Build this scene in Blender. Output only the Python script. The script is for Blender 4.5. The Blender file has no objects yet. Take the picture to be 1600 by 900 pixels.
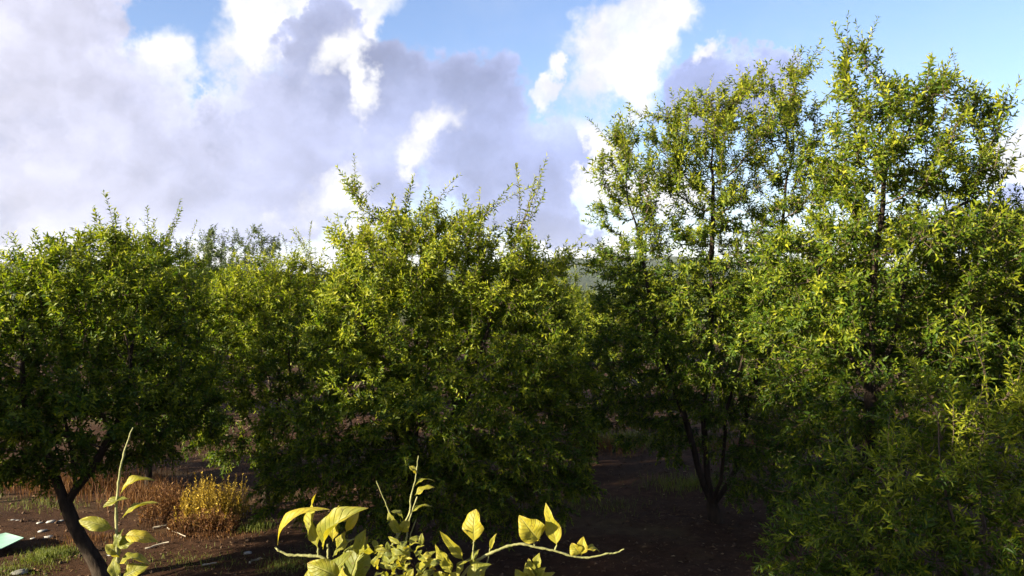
import bpy, math, random
import numpy as np
from mathutils import Vector

scene = bpy.context.scene
COL = scene.collection
rng = np.random.default_rng(7)
random.seed(7)
R = math.radians

# ------------------------------------------------------------------ camera
CAM_Z = 3.4
FPX = 1256.0                       # focal length in photograph pixels (1600 wide)
cam_data = bpy.data.cameras.new('camera')
cam = bpy.data.objects.new('camera', cam_data)
COL.objects.link(cam)
cam.location = (0, 0, CAM_Z)
cam.rotation_euler = (R(90), 0, 0)
cam_data.sensor_width = 36.0
cam_data.lens = 36.0 * FPX / 1600.0
cam_data.clip_start = 0.05
cam_data.clip_end = 20000
scene.camera = cam

# ------------------------------------------------------------------ light and exposure
SUN_AZ = -117.0                     # degrees clockwise from straight ahead (negative: to the left)
SUN_EL = 15.5
EXPOSURE = 2.25
SKY_STRENGTH = 0.10
SUN_STRENGTH = 5.0

sun_dir = Vector((math.sin(R(SUN_AZ)) * math.cos(R(SUN_EL)), math.cos(R(SUN_AZ)) * math.cos(R(SUN_EL)), math.sin(R(SUN_EL))))
sun_data = bpy.data.lights.new('sun', 'SUN')
sun_data.energy = SUN_STRENGTH
sun_data.angle = R(0.53)
sun_data.color = (1.0, 0.88, 0.64)
sun = bpy.data.objects.new('sun', sun_data)
COL.objects.link(sun)
sun.rotation_euler = (-sun_dir).to_track_quat('-Z', 'Y').to_euler()
sun.location = (-20, 0, 20)

vs = scene.view_settings
vs.view_transform = 'Standard'
vs.look = 'None'
vs.exposure = EXPOSURE
vs.gamma = 1.0
vs.use_curve_mapping = False

scene.cycles.max_bounces = 7
scene.cycles.diffuse_bounces = 3
scene.cycles.glossy_bounces = 2
scene.cycles.transmission_bounces = 5
scene.cycles.volume_bounces = 0
scene.cycles.use_denoising = True
scene.cycles.sample_clamp_indirect = 6.0
try:
    scene.cycles.denoiser = 'OPENIMAGEDENOISE'
except Exception:
    pass


# ------------------------------------------------------------------ node helpers
class NT:
    def __init__(self, tree):
        self.t = tree

    def node(self, typ, **kw):
        n = self.t.nodes.new(typ)
        for k, v in kw.items():
            setattr(n, k, v)
        return n

    def put(self, sock, v):
        if isinstance(v, bpy.types.NodeSocket):
            self.t.links.new(v, sock)
        elif v is not None:
            sock.default_value = v

    def math(self, op, a, b=None, c=None, clamp=False):
        n = self.node('ShaderNodeMath', operation=op)
        n.use_clamp = clamp
        for i, v in enumerate((a, b, c)):
            if v is not None:
                self.put(n.inputs[i], v)
        return n.outputs[0]

    def vmath(self, op, a, b=None):
        n = self.node('ShaderNodeVectorMath', operation=op)
        self.put(n.inputs[0], a)
        if b is not None:
            if op == 'SCALE':
                self.put(n.inputs['Scale'], b)
            else:
                self.put(n.inputs[1], b)
        return n.outputs['Value'] if op in ('LENGTH', 'DOT_PRODUCT', 'DISTANCE') else n.outputs['Vector']

    def noise(self, vec, scale, detail=4, rough=0.55, dist=0.0, out='Fac', dim='3D'):
        n = self.node('ShaderNodeTexNoise', noise_dimensions=dim)
        if vec is not None:
            self.put(n.inputs['Vector'], vec)
        n.inputs['Scale'].default_value = scale
        n.inputs['Detail'].default_value = detail
        n.inputs['Roughness'].default_value = rough
        n.inputs['Distortion'].default_value = dist
        return n.outputs[out]

    def mix(self, f, a, b, blend='MIX'):
        n = self.node('ShaderNodeMix', data_type='RGBA', blend_type=blend)
        self.put(n.inputs[0], f)
        self.put(n.inputs[6], a)
        self.put(n.inputs[7], b)
        return n.outputs[2]

    def remap(self, v, a, b, c=0.0, d=1.0, smooth=True):
        n = self.node('ShaderNodeMapRange')
        n.interpolation_type = 'SMOOTHSTEP' if smooth else 'LINEAR'
        self.put(n.inputs[0], v)
        for i, q in zip((1, 2, 3, 4), (a, b, c, d)):
            self.put(n.inputs[i], q)
        return n.outputs[0]

    def ramp(self, f, stops):
        n = self.node('ShaderNodeValToRGB')
        el = n.color_ramp.elements
        while len(el) < len(stops):
            el.new(0.5)
        for e, (p, c) in zip(el, stops):
            e.position = p
            e.color = (c[0], c[1], c[2], 1)
        self.put(n.inputs[0], f)
        return n.outputs[0]


# ------------------------------------------------------------------ world: Nishita sky with clouds
def px_dir(px, py):
    """direction of a photograph pixel as (azimuth, elevation) in radians"""
    u = (px - 800) / FPX
    v = (450 - py) / FPX
    return math.atan(u), math.atan2(v, math.sqrt(1 + u * u))


def build_world():
    w = bpy.data.worlds.new('World')
    scene.world = w
    w.use_nodes = True
    t = NT(w.node_tree)
    bg = w.node_tree.nodes['Background']
    bg.inputs['Strength'].default_value = SKY_STRENGTH
    sky = t.node('ShaderNodeTexSky')
    sky.sky_type = 'NISHITA'
    sky.sun_disc = False
    sky.sun_elevation = R(SUN_EL)
    sky.sun_rotation = R(SUN_AZ)
    sky.air_density = 1.0
    sky.dust_density = 0.6
    sky.ozone_density = 1.6
    geo = t.node('ShaderNodeNewGeometry')
    d = t.vmath('SCALE', geo.outputs['Incoming'], -1.0)
    sep = t.node('ShaderNodeSeparateXYZ')
    t.put(sep.inputs[0], d)
    az = t.math('ARCTAN2', sep.outputs[0], sep.outputs[1])
    el = t.math('ARCSINE', sep.outputs[2])
    comb = t.node('ShaderNodeCombineXYZ')
    t.put(comb.inputs[0], az)
    t.put(comb.inputs[1], el)
    p0 = comb.outputs[0]
    # ragged edges: warp the direction with two octaves of coloured noise
    nz = t.vmath('SUBTRACT', t.noise(d, 5.0, 5, 0.62, out='Color'), (0.5, 0.5, 0.5))
    nz2 = t.vmath('SUBTRACT', t.noise(d, 21.0, 5, 0.65, out='Color'), (0.5, 0.5, 0.5))
    warp = t.vmath('ADD', t.vmath('SCALE', nz, 0.13), t.vmath('SCALE', nz2, 0.075))
    warp = t.vmath('MULTIPLY', warp, (1, 1, 0))
    p = t.vmath('ADD', p0, warp)

    def field(blobs):
        f = None
        for (px, py, rx, ry, rot) in blobs:
            a, e = px_dir(px, py)
            m = t.node('ShaderNodeMapping')
            m.vector_type = 'TEXTURE'
            t.put(m.inputs['Vector'], p)
            m.inputs['Location'].default_value = (a, e, 0)
            m.inputs['Rotation'].default_value = (0, 0, R(rot))
            m.inputs['Scale'].default_value = (rx / FPX, ry / FPX, 1)
            g = t.math('SUBTRACT', 1.0, t.vmath('LENGTH', m.outputs[0]))
            f = g if f is None else t.math('SMOOTH_MAX', f, g, 0.15)
        return f

    fine = t.math('SUBTRACT', t.noise(d, 9.0, 7, 0.6), 0.5)
    fine2 = t.noise(t.vmath('ADD', d, (3.1, 0, 1.7)), 13.0, 7, 0.62)
    # the sky beyond the frame goes on with the same broken cloud
    out = t.math('MAXIMUM', t.remap(t.math('ABSOLUTE', az), 0.62, 0.85), t.remap(el, 0.40, 0.55))
    gen = t.noise(t.vmath('MULTIPLY', d, (1, 1, 1.8)), 1.7, 6, 0.58)
    gen_grey = t.math('MULTIPLY', t.remap(gen, 0.44, 0.62, -0.6, 0.7), out)
    gen_white = t.math('MULTIPLY', t.remap(t.noise(d, 3.1, 6, 0.6), 0.5, 0.7, -0.8, 0.6), out)

    grey = field([
        (20, 235, 300, 190, 0), (290, 270, 400, 105, -3), (500, 70, 75, 80, 0), (530, 180, 190, 120, 0),
        (700, 190, 190, 115, -22), (820, 280, 110, 110, 0), (0, 10, 190, 90, 0),
        (1130, 125, 120, 50, 12), (890, 360, 70, 40, 0), (1540, 340, 80, 40, 0), (330, 200, 60, 60, 0)])
    white = field([
        (222, 85, 56, 80, -35), (215, 130, 40, 30, 0), (400, 65, 85, 85, 35), (510, 5, 150, 50, 0), (575, 60, 45, 110, 0),
        (965, 85, 100, 66, 25), (1025, 25, 66, 48, 20), (985, 130, 52, 44, 0), (930, 262, 72, 70, 20), (250, 392, 360, 20, 0),
        (1590, 245, 60, 62, 0), (855, 145, 24, 30, 0), (1040, 290, 70, 50, 0), (905, 385, 90, 36, 0)])
    front = field([(1100, 78, 26, 14, 30), (665, 225, 72, 30, 38), (500, 300, 62, 44, 25), (545, 95, 50, 34, 10), (578, 150, 24, 46, 10), (545, 385, 60, 60, 0), (640, 260, 40, 26, 20), (140, 384, 260, 11, 0)])
    grey = t.math('MAXIMUM', grey, t.math('ADD', gen_grey, t.math('MULTIPLY', t.math('SUBTRACT', out, 1.0), 3.0)))
    white = t.math('MAXIMUM', white, t.math('ADD', gen_white, t.math('MULTIPLY', t.math('SUBTRACT', out, 1.0), 3.0)))
    ag = t.remap(t.math('ADD', grey, t.math('MULTIPLY', fine, 1.25)), 0.05, 0.20)
    aw = t.remap(t.math('ADD', white, t.math('MULTIPLY', fine, 1.8)), -0.06, 0.50)
    aw = t.math('MULTIPLY', aw, t.remap(fine2, 0.30, 0.50, 0.72, 1.0))
    af = t.remap(t.math('ADD', front, t.math('MULTIPLY', t.math('SUBTRACT', fine2, 0.5), 2.1)), -0.20, 0.70)
    veil = t.remap(t.noise(d, 3.6, 6, 0.6), 0.46, 0.80, 0.0, 0.30)

    K = 1.0 / (SKY_STRENGTH * 2 ** EXPOSURE)     # colours below are display-linear

    def c(r, g, b):
        return (r * K, g * K, b * K, 1)
    # cloud bodies glow towards the sun's side of the sky
    hs = Vector((sun_dir.x, sun_dir.y, 0.25)).normalized()
    toward = t.remap(t.vmath('DOT_PRODUCT', d, tuple(hs)), -0.55, 0.45)
    body = t.mix(toward, c(0.36, 0.43, 0.74), c(0.74, 0.73, 0.84))
    sh1 = t.remap(t.noise(t.vmath('ADD', d, warp), 3.4, 7, 0.62), 0.34, 0.66, 0.88, 1.22)
    body = t.mix(t.remap(sh1, 0.8, 1.15, 0.55, 0.0), body, c(0.38, 0.46, 0.76))
    sh2 = t.remap(fine, -0.15, 0.2, 0.94, 1.08)
    rim = t.remap(grey, 0.0, 0.42, 1.38, 1.0)
    sv = Vector((sun_dir.x * 0.5, 0.0, 0.9)).normalized() * 0.030
    dw = t.vmath('ADD', d, t.vmath('SCALE', warp, 0.6))
    rel = t.math('SUBTRACT', t.noise(dw, 6.5, 5, 0.55), t.noise(t.vmath('ADD', dw, tuple(sv)), 6.5, 5, 0.55))
    rel = t.remap(rel, -0.10, 0.10, 0.91, 1.16, smooth=False)
    shade = t.math('MULTIPLY', t.math('MULTIPLY', t.math('MULTIPLY', sh1, sh2), rim), rel)
    mulc = t.node('ShaderNodeVectorMath', operation='SCALE')
    t.put(mulc.inputs[0], body)
    t.put(mulc.inputs['Scale'], shade)
    body = mulc.outputs[0]
    wcol = t.mix(t.remap(t.noise(d, 11.0, 6, 0.6), 0.35, 0.60), c(0.84, 0.86, 0.97), c(1.12, 1.12, 1.12))
    # clear sky: Nishita, with the thin high haze of the photograph
    clear = t.vmath('MULTIPLY', sky.outputs[0], (0.46, 0.475, 0.58))
    lowv = t.remap(el, 0.0, 0.22, 0.45, 0.0)
    clear = t.mix(t.math('MAXIMUM', veil, lowv), clear, c(0.80, 0.86, 1.0))
    # white tops stand behind the grey bodies at their rims and in front elsewhere
    col = t.mix(aw, clear, wcol)
    col = t.mix(ag, col, body)
    col = t.mix(af, col, wcol)
    # below the horizon: the ground covers it, keep it dull
    col = t.mix(t.remap(sep.outputs[2], -0.06, -0.01, 1.0, 0.0), col, c(0.10, 0.09, 0.07))
    t.put(bg.inputs['Color'], col)
    w.cycles.sampling_method = 'MANUAL'
    w.cycles.sample_map_resolution = 512


build_world()


# ------------------------------------------------------------------ object helpers
def link(o, parent=None):
    COL.objects.link(o)
    if parent is not None:
        o.parent = parent
    return o


def tag(o, label=None, category=None, group=None, kind=None):
    for k, v in (('label', label), ('category', category), ('group', group), ('kind', kind)):
        if v:
            o[k] = v
    return o


def empty(name, loc=(0, 0, 0)):
    o = bpy.data.objects.new(name, None)
    o.location = loc
    o.empty_display_size = 0.3
    return link(o)


def mesh_np(name, V, F, mat, attrs=None, smooth=False):
    """V (n,3); F list of arrays (k,3) / (k,4)"""
    me = bpy.data.meshes.new(name)
    V = np.asarray(V, np.float32)
    if not isinstance(F, (list, tuple)):
        F = [F]
    F = [np.asarray(f, np.int32) for f in F if len(f)]
    me.vertices.add(len(V))
    me.vertices.foreach_set('co', V.ravel())
    loops = np.concatenate([f.ravel() for f in F])
    tot = np.concatenate([np.full(len(f), f.shape[1], np.int32) for f in F])
    start = np.concatenate([[0], np.cumsum(tot)[:-1]]).astype(np.int32)
    me.loops.add(len(loops))
    me.loops.foreach_set('vertex_index', loops)
    me.polygons.add(len(tot))
    me.polygons.foreach_set('loop_start', start)
    try:
        me.polygons.foreach_set('loop_total', tot)
    except Exception:
        pass
    if smooth:
        me.polygons.foreach_set('use_smooth', np.ones(len(tot), bool))
    for k, a in (attrs or {}).items():
        at = me.attributes.new(k, 'FLOAT', 'POINT')
        at.data.foreach_set('value', np.asarray(a, np.float32))
    me.materials.append(mat)
    me.update(calc_edges=True)
    me.validate()
    return me


def part(name, V, F, mat, parent=None, attrs=None, smooth=False):
    return link(bpy.data.objects.new(name, mesh_np(name, V, F, mat, attrs, smooth)), parent)


def nrm(a):
    a = np.asarray(a, float)
    return a / np.maximum(np.linalg.norm(a, axis=-1, keepdims=True), 1e-9)


def tube(pts, rad, sides, cap=True):
    pts = np.asarray(pts, float)
    rad = np.asarray(rad, float)
    n = len(pts)
    tan = nrm(np.gradient(pts, axis=0))
    ref = np.array([0.31, 0.87, 0.37]) if abs(tan[0] @ np.array([0.31, 0.87, 0.37])) < 0.9 else np.array([1.0, 0, 0])
    a = nrm(np.cross(tan, ref))
    b = np.cross(tan, a)
    th = np.arange(sides) * 2 * np.pi / sides
    ring = a[:, None, :] * np.cos(th)[None, :, None] + b[:, None, :] * np.sin(th)[None, :, None]
    V = (pts[:, None, :] + ring * rad[:, None, None]).reshape(-1, 3)
    i = np.arange(n - 1)[:, None] * sides
    j = np.arange(sides)[None, :]
    k = (j + 1) % sides
    F = np.stack([i + j, i + k, i + sides + k, i + sides + j], -1).reshape(-1, 4)
    return V, F


class Acc:
    def __init__(self):
        self.V, self.Q, self.T, self.n = [], [], [], 0

    def add(self, V, Q=None, T=None):
        self.V.append(np.asarray(V, float))
        if Q is not None:
            self.Q.append(np.asarray(Q) + self.n)
        if T is not None:
            self.T.append(np.asarray(T) + self.n)
        self.n += len(V)

    def get(self):
        F = []
        if self.Q:
            F.append(np.concatenate(self.Q))
        if self.T:
            F.append(np.concatenate(self.T))
        return np.concatenate(self.V), F


# ------------------------------------------------------------------ materials
def new_mat(name):
    m = bpy.data.materials.new(name)
    m.use_nodes = True
    m.node_tree.nodes.clear()
    t = NT(m.node_tree)
    out = t.node('ShaderNodeOutputMaterial')
    return m, t, out


def attr(t, name):
    a = t.node('ShaderNodeAttribute')
    a.attribute_name = name
    return a.outputs['Fac']


def leaf_material(name, stops, trans, rough=0.45, trans_gain=(1.3, 1.35, 0.6), spec=0.35):
    m, t, out = new_mat(name)
    f = attr(t, 'tint')
    col = t.ramp(f, stops)
    pb = t.node('ShaderNodeBsdfPrincipled')
    t.put(pb.inputs['Base Color'], col)
    pb.inputs['Roughness'].default_value = rough
    pb.inputs['Specular IOR Level'].default_value = spec
    tr = t.node('ShaderNodeBsdfTranslucent')
    t.put(tr.inputs['Color'], t.vmath('MULTIPLY', col, trans_gain))
    mx = t.node('ShaderNodeMixShader')
    mx.inputs[0].default_value = trans
    t.put(mx.inputs[1], pb.outputs[0])
    t.put(mx.inputs[2], tr.outputs[0])
    t.put(out.inputs['Surface'], mx.outputs[0])
    return m


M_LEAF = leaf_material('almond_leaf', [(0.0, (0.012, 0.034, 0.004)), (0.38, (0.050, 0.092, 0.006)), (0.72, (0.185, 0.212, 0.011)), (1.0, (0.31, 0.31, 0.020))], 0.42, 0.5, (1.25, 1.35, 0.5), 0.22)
M_LEAF_FAR = leaf_material('far_tree_leaf', [(0.0, (0.035, 0.060, 0.018)), (0.6, (0.075, 0.105, 0.028)), (1.0, (0.12, 0.15, 0.035))], 0.3)
M_LITTER = leaf_material('dead_leaf', [(0.0, (0.035, 0.020, 0.012)), (0.5, (0.10, 0.058, 0.030)), (0.85, (0.19, 0.12, 0.065)), (1.0, (0.30, 0.22, 0.13))], 0.15, 0.8, (1, 1, 1), 0.2)
M_DRY = leaf_material('dry_grass_blade', [(0.0, (0.06, 0.025, 0.011)), (0.5, (0.13, 0.060, 0.022)), (1.0, (0.24, 0.135, 0.045))], 0.35, 0.7, (1.1, 1.0, 0.8), 0.2)
M_YELLOW = leaf_material('yellow_weed_leaf', [(0.0, (0.14, 0.10, 0.02)), (0.5, (0.32, 0.225, 0.03)), (1.0, (0.50, 0.36, 0.05))], 0.35, 0.6, (1.1, 1.0, 0.6), 0.2)
M_GRASS = leaf_material('green_grass_blade', [(0.0, (0.05, 0.07, 0.012)), (0.5, (0.10, 0.13, 0.02)), (1.0, (0.19, 0.20, 0.04))], 0.35, 0.6, (1.2, 1.2, 0.6), 0.25)


def bark_material(name, c0, c1, scale=14):
    m, t, out = new_mat(name)
    tc = t.node('ShaderNodeTexCoord')
    v = t.vmath('MULTIPLY', tc.outputs['Object'], (1, 1, 0.35))
    n = t.noise(v, scale, 7, 0.65)
    col = t.ramp(n, [(0.3, c0), (0.7, c1)])
    pb = t.node('ShaderNodeBsdfPrincipled')
    t.put(pb.inputs['Base Color'], col)
    pb.inputs['Roughness'].default_value = 0.9
    pb.inputs['Specular IOR Level'].default_value = 0.15
    b = t.node('ShaderNodeBump')
    b.inputs['Strength'].default_value = 0.9
    b.inputs['Distance'].default_value = 0.02
    t.put(b.inputs['Height'], t.noise(v, scale * 2.4, 6, 0.7))
    t.put(pb.inputs['Normal'], b.outputs[0])
    t.put(out.inputs['Surface'], pb.outputs[0])
    return m


M_BARK = bark_material('almond_bark', (0.010, 0.007, 0.005), (0.045, 0.032, 0.023))
M_TWIG = bark_material('almond_twig', (0.05, 0.032, 0.022), (0.15, 0.115, 0.085), 30)


def simple_mat(name, c0, c1, scale=8, rough=0.8, bump=0.3, spec=0.3):
    m, t, out = new_mat(name)
    tc = t.node('ShaderNodeTexCoord')
    n = t.noise(tc.outputs['Object'], scale, 6, 0.6)
    pb = t.node('ShaderNodeBsdfPrincipled')
    t.put(pb.inputs['Base Color'], t.ramp(n, [(0.3, c0), (0.7, c1)]))
    pb.inputs['Roughness'].default_value = rough
    pb.inputs['Specular IOR Level'].default_value = spec
    b = t.node('ShaderNodeBump')
    b.inputs['Strength'].default_value = bump
    b.inputs['Distance'].default_value = 0.01
    t.put(b.inputs['Height'], t.noise(tc.outputs['Object'], scale * 3, 6, 0.6))
    t.put(pb.inputs['Normal'], b.outputs[0])
    t.put(out.inputs['Surface'], pb.outputs[0])
    return m


# ------------------------------------------------------------------ ground
def gh(x, y):
    """ground height (metres); gentle clods and hollows, flat on average"""
    x = np.asarray(x, float)
    y = np.asarray(y, float)
    near = np.exp(-((x / 60) ** 2 + (y / 60) ** 2))
    h = 0.035 * np.sin(x * 1.3 + 0.7 * np.sin(y * 0.9)) * np.cos(y * 1.1 + 0.4) + 0.02 * np.sin(x * 3.7 + y * 2.3) * np.sin(y * 4.1 - x * 1.7)
    h += 0.010 * np.sin(x * 11.3 + 2 * np.sin(y * 5.0)) * np.sin(y * 12.7 + 1.5 * np.sin(x * 6))
    return h * near


def at(px, py, d):
    return np.array([(px - 800) / FPX * d, d, CAM_Z - (py - 450) / FPX * d])


def on_ground(px, py):
    d = CAM_Z * FPX / (py - 450)
    x = (px - 800) / FPX * d
    return np.array([x, d, float(gh(x, d))])


def build_ground():
    n = 321
    u = np.linspace(-1, 1, n)
    s = np.sign(u) * (np.abs(u) * 14 + (np.abs(u) ** 6) * 4000)
    X, Y = np.meshgrid(s, s + 8)
    Z = gh(X, Y)
    V = np.stack([X, Y, Z], -1).reshape(-1, 3)
    i = np.arange(n - 1)
    a = (i[:, None] * n + i[None, :]).ravel()
    F = np.stack([a, a + 1, a + n + 1, a + n], -1)
    m, t, out = new_mat('orchard_soil')
    tc = t.node('ShaderNodeTexCoord')
    P = tc.outputs['Object']
    big = t.noise(P, 0.5, 5, 0.6)
    mid = t.noise(P, 6, 7, 0.7)
    fine = t.noise(P, 60, 5, 0.7)
    mx = t.math('ADD', t.math('MULTIPLY', mid, 0.6), t.math('MULTIPLY', fine, 0.4))
    soil = t.ramp(mx, [(0.32, (0.018, 0.0085, 0.0045)), (0.52, (0.046, 0.022, 0.0115)), (0.70, (0.100, 0.053, 0.029))])
    straw = t.ramp(mx, [(0.35, (0.035, 0.022, 0.010)), (0.65, (0.10, 0.065, 0.030))])
    col = t.mix(t.remap(big, 0.5, 0.68), soil, straw)
    sepp = t.node('ShaderNodeSeparateXYZ')
    t.put(sepp.inputs[0], P)
    far = t.remap(sepp.outputs[1], 45, 120)
    col = t.mix(far, col, (0.07, 0.085, 0.03, 1))
    pb = t.node('ShaderNodeBsdfPrincipled')
    t.put(pb.inputs['Base Color'], col)
    pb.inputs['Roughness'].default_value = 0.95
    pb.inputs['Specular IOR Level'].default_value = 0.1
    b = t.node('ShaderNodeBump')
    b.inputs['Strength'].default_value = 1.0
    b.inputs['Distance'].default_value = 0.04
    t.put(b.inputs['Height'], mx)
    t.put(pb.inputs['Normal'], b.outputs[0])
    t.put(out.inputs['Surface'], pb.outputs[0])
    tag(part('ground', V, F, m, smooth=True), kind='structure')


build_ground()


def build_hills():
    # wooded hills beyond the orchard
    na, nr = 900, 26
    az = np.linspace(R(-75), R(75), na)
    rr = np.linspace(0, 1, nr)
    A, Q = np.meshgrid(az, rr)
    prof = 36 + 14 * np.sin(A * 4.1 + 1.0) + 9 * np.sin(A * 9.3 + 0.3) + 18 * np.clip(-A - 0.2, 0, 1) * 1.6
    r = np.random.default_rng(3)
    bump = r.normal(0, 1, (nr, na))
    bump = (bump + np.roll(bump, 1, 1) + np.roll(bump, -1, 1)) / 3
    dist = 900 + Q * 900
    h = prof * np.sin(Q * np.pi / 2) * 1.15 + bump * 1.9 * (Q > 0.05) + 4 * np.sin(A * 37 + Q * 9) * Q
    X = np.sin(A) * dist
    Y = np.cos(A) * dist
    V = np.stack([X, Y, h - 0.5], -1).reshape(-1, 3)
    i = np.arange(nr - 1)
    j = np.arange(na - 1)
    a = (i[:, None] * na + j[None, :]).ravel()
    F = np.stack([a, a + 1, a + na + 1, a + na], -1)
    m = simple_mat('wooded_hill', (0.012, 0.024, 0.012), (0.045, 0.062, 0.030), 0.02, 0.95, 0.0, 0.05)
    tag(part('hills', V, F, m, smooth=False), kind='structure')


build_hills()


# ------------------------------------------------------------------ leaves (vectorised)
def leaf_mesh(P, D, N, L, W, tint, fine=False):
    """many small lanceolate leaves; P base, D direction, N face normal"""
    n = len(P)
    D = nrm(D)
    S = nrm(np.cross(D, N))
    N = np.cross(S, D)
    L = L[:, None]
    W = W[:, None]
    if not fine:
        v0 = P
        v1 = P + D * L * 0.42 + S * W * 0.5 + N * W * 0.16
        v2 = P + D * L - N * L * 0.16
        v3 = P + D * L * 0.42 - S * W * 0.5 + N * W * 0.16
        V = np.stack([v0, v1, v2, v3], 1).reshape(-1, 3)
        o = np.arange(n)[:, None] * 4
        T = np.concatenate([o + np.array([[0, 1, 2]]), o + np.array([[0, 2, 3]])], 1).reshape(-1, 3)
        k = 4
    else:
        v = [P, P + D * L * 0.28 + S * W * 0.42 + N * W * 0.15, P + D * L * 0.62 + S * W * 0.40 + N * (W * 0.15 - L * 0.05), P + D * L * 0.99 - N * L * 0.17,
             P + D * L * 0.62 - S * W * 0.40 + N * (W * 0.15 - L * 0.05), P + D * L * 0.28 - S * W * 0.42 + N * W * 0.15]
        V = np.stack(v, 1).reshape(-1, 3)
        o = np.arange(n)[:, None] * 6
        T = np.concatenate([o + np.array([[0, 1, 2]]), o + np.array([[0, 2, 3]]), o + np.array([[0, 3, 4]]), o + np.array([[0, 4, 5]])], 1).reshape(-1, 3)
        k = 6
    return V, T, np.repeat(tint, k)


# ------------------------------------------------------------------ almond trees
def grow(path_nodes, path_parents, A, step, kill, r, up=0.06, maxit=150):
    P = [np.array(p, float) for p in path_nodes]
    par = list(path_parents)
    alive = np.ones(len(A), bool)
    nd = np.full(len(A), 1e9)
    ni = np.zeros(len(A), int)
    fresh = list(range(len(P)))
    seen = set()
    for it in range(maxit):
        if fresh:
            Q = np.array([P[i] for i in fresh])
            idx = np.array(fresh)
            d2 = ((A[:, None, :] - Q[None]) ** 2).sum(-1)
            j = d2.argmin(1)
            m = d2[np.arange(len(A)), j]
            b = m < nd
            nd[b] = m[b]
            ni[b] = idx[j[b]]
        alive &= nd > kill * kill
        if not alive.any():
            break
        act = np.where(alive)[0]
        src = ni[act]
        dirs = nrm(A[act] - np.array([P[i] for i in src]))
        uq, inv = np.unique(src, return_inverse=True)
        s = np.zeros((len(uq), 3))
        np.add.at(s, inv, dirs)
        s = nrm(nrm(s) + r.normal(0, 0.16, s.shape) + np.array([0, 0, up]))
        fresh = []
        for k, i in enumerate(uq):
            q = P[i] + s[k] * step
            key = (int(i), int(q[0] * 9), int(q[1] * 9), int(q[2] * 9))
            if key in seen:
                # kill the attractors that keep asking for the same bud
                mm = act[inv == k]
                nd[mm] = np.minimum(nd[mm], kill * kill * 0.99) if len(mm) < 3 else nd[mm]
                if r.random() < 0.6:
                    nd[mm[0]] = 0
                continue
            seen.add(key)
            fresh.append(len(P))
            P.append(q)
            par.append(int(i))
        if len(P) > 7000:
            break
    return np.array(P), np.array(par)


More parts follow.
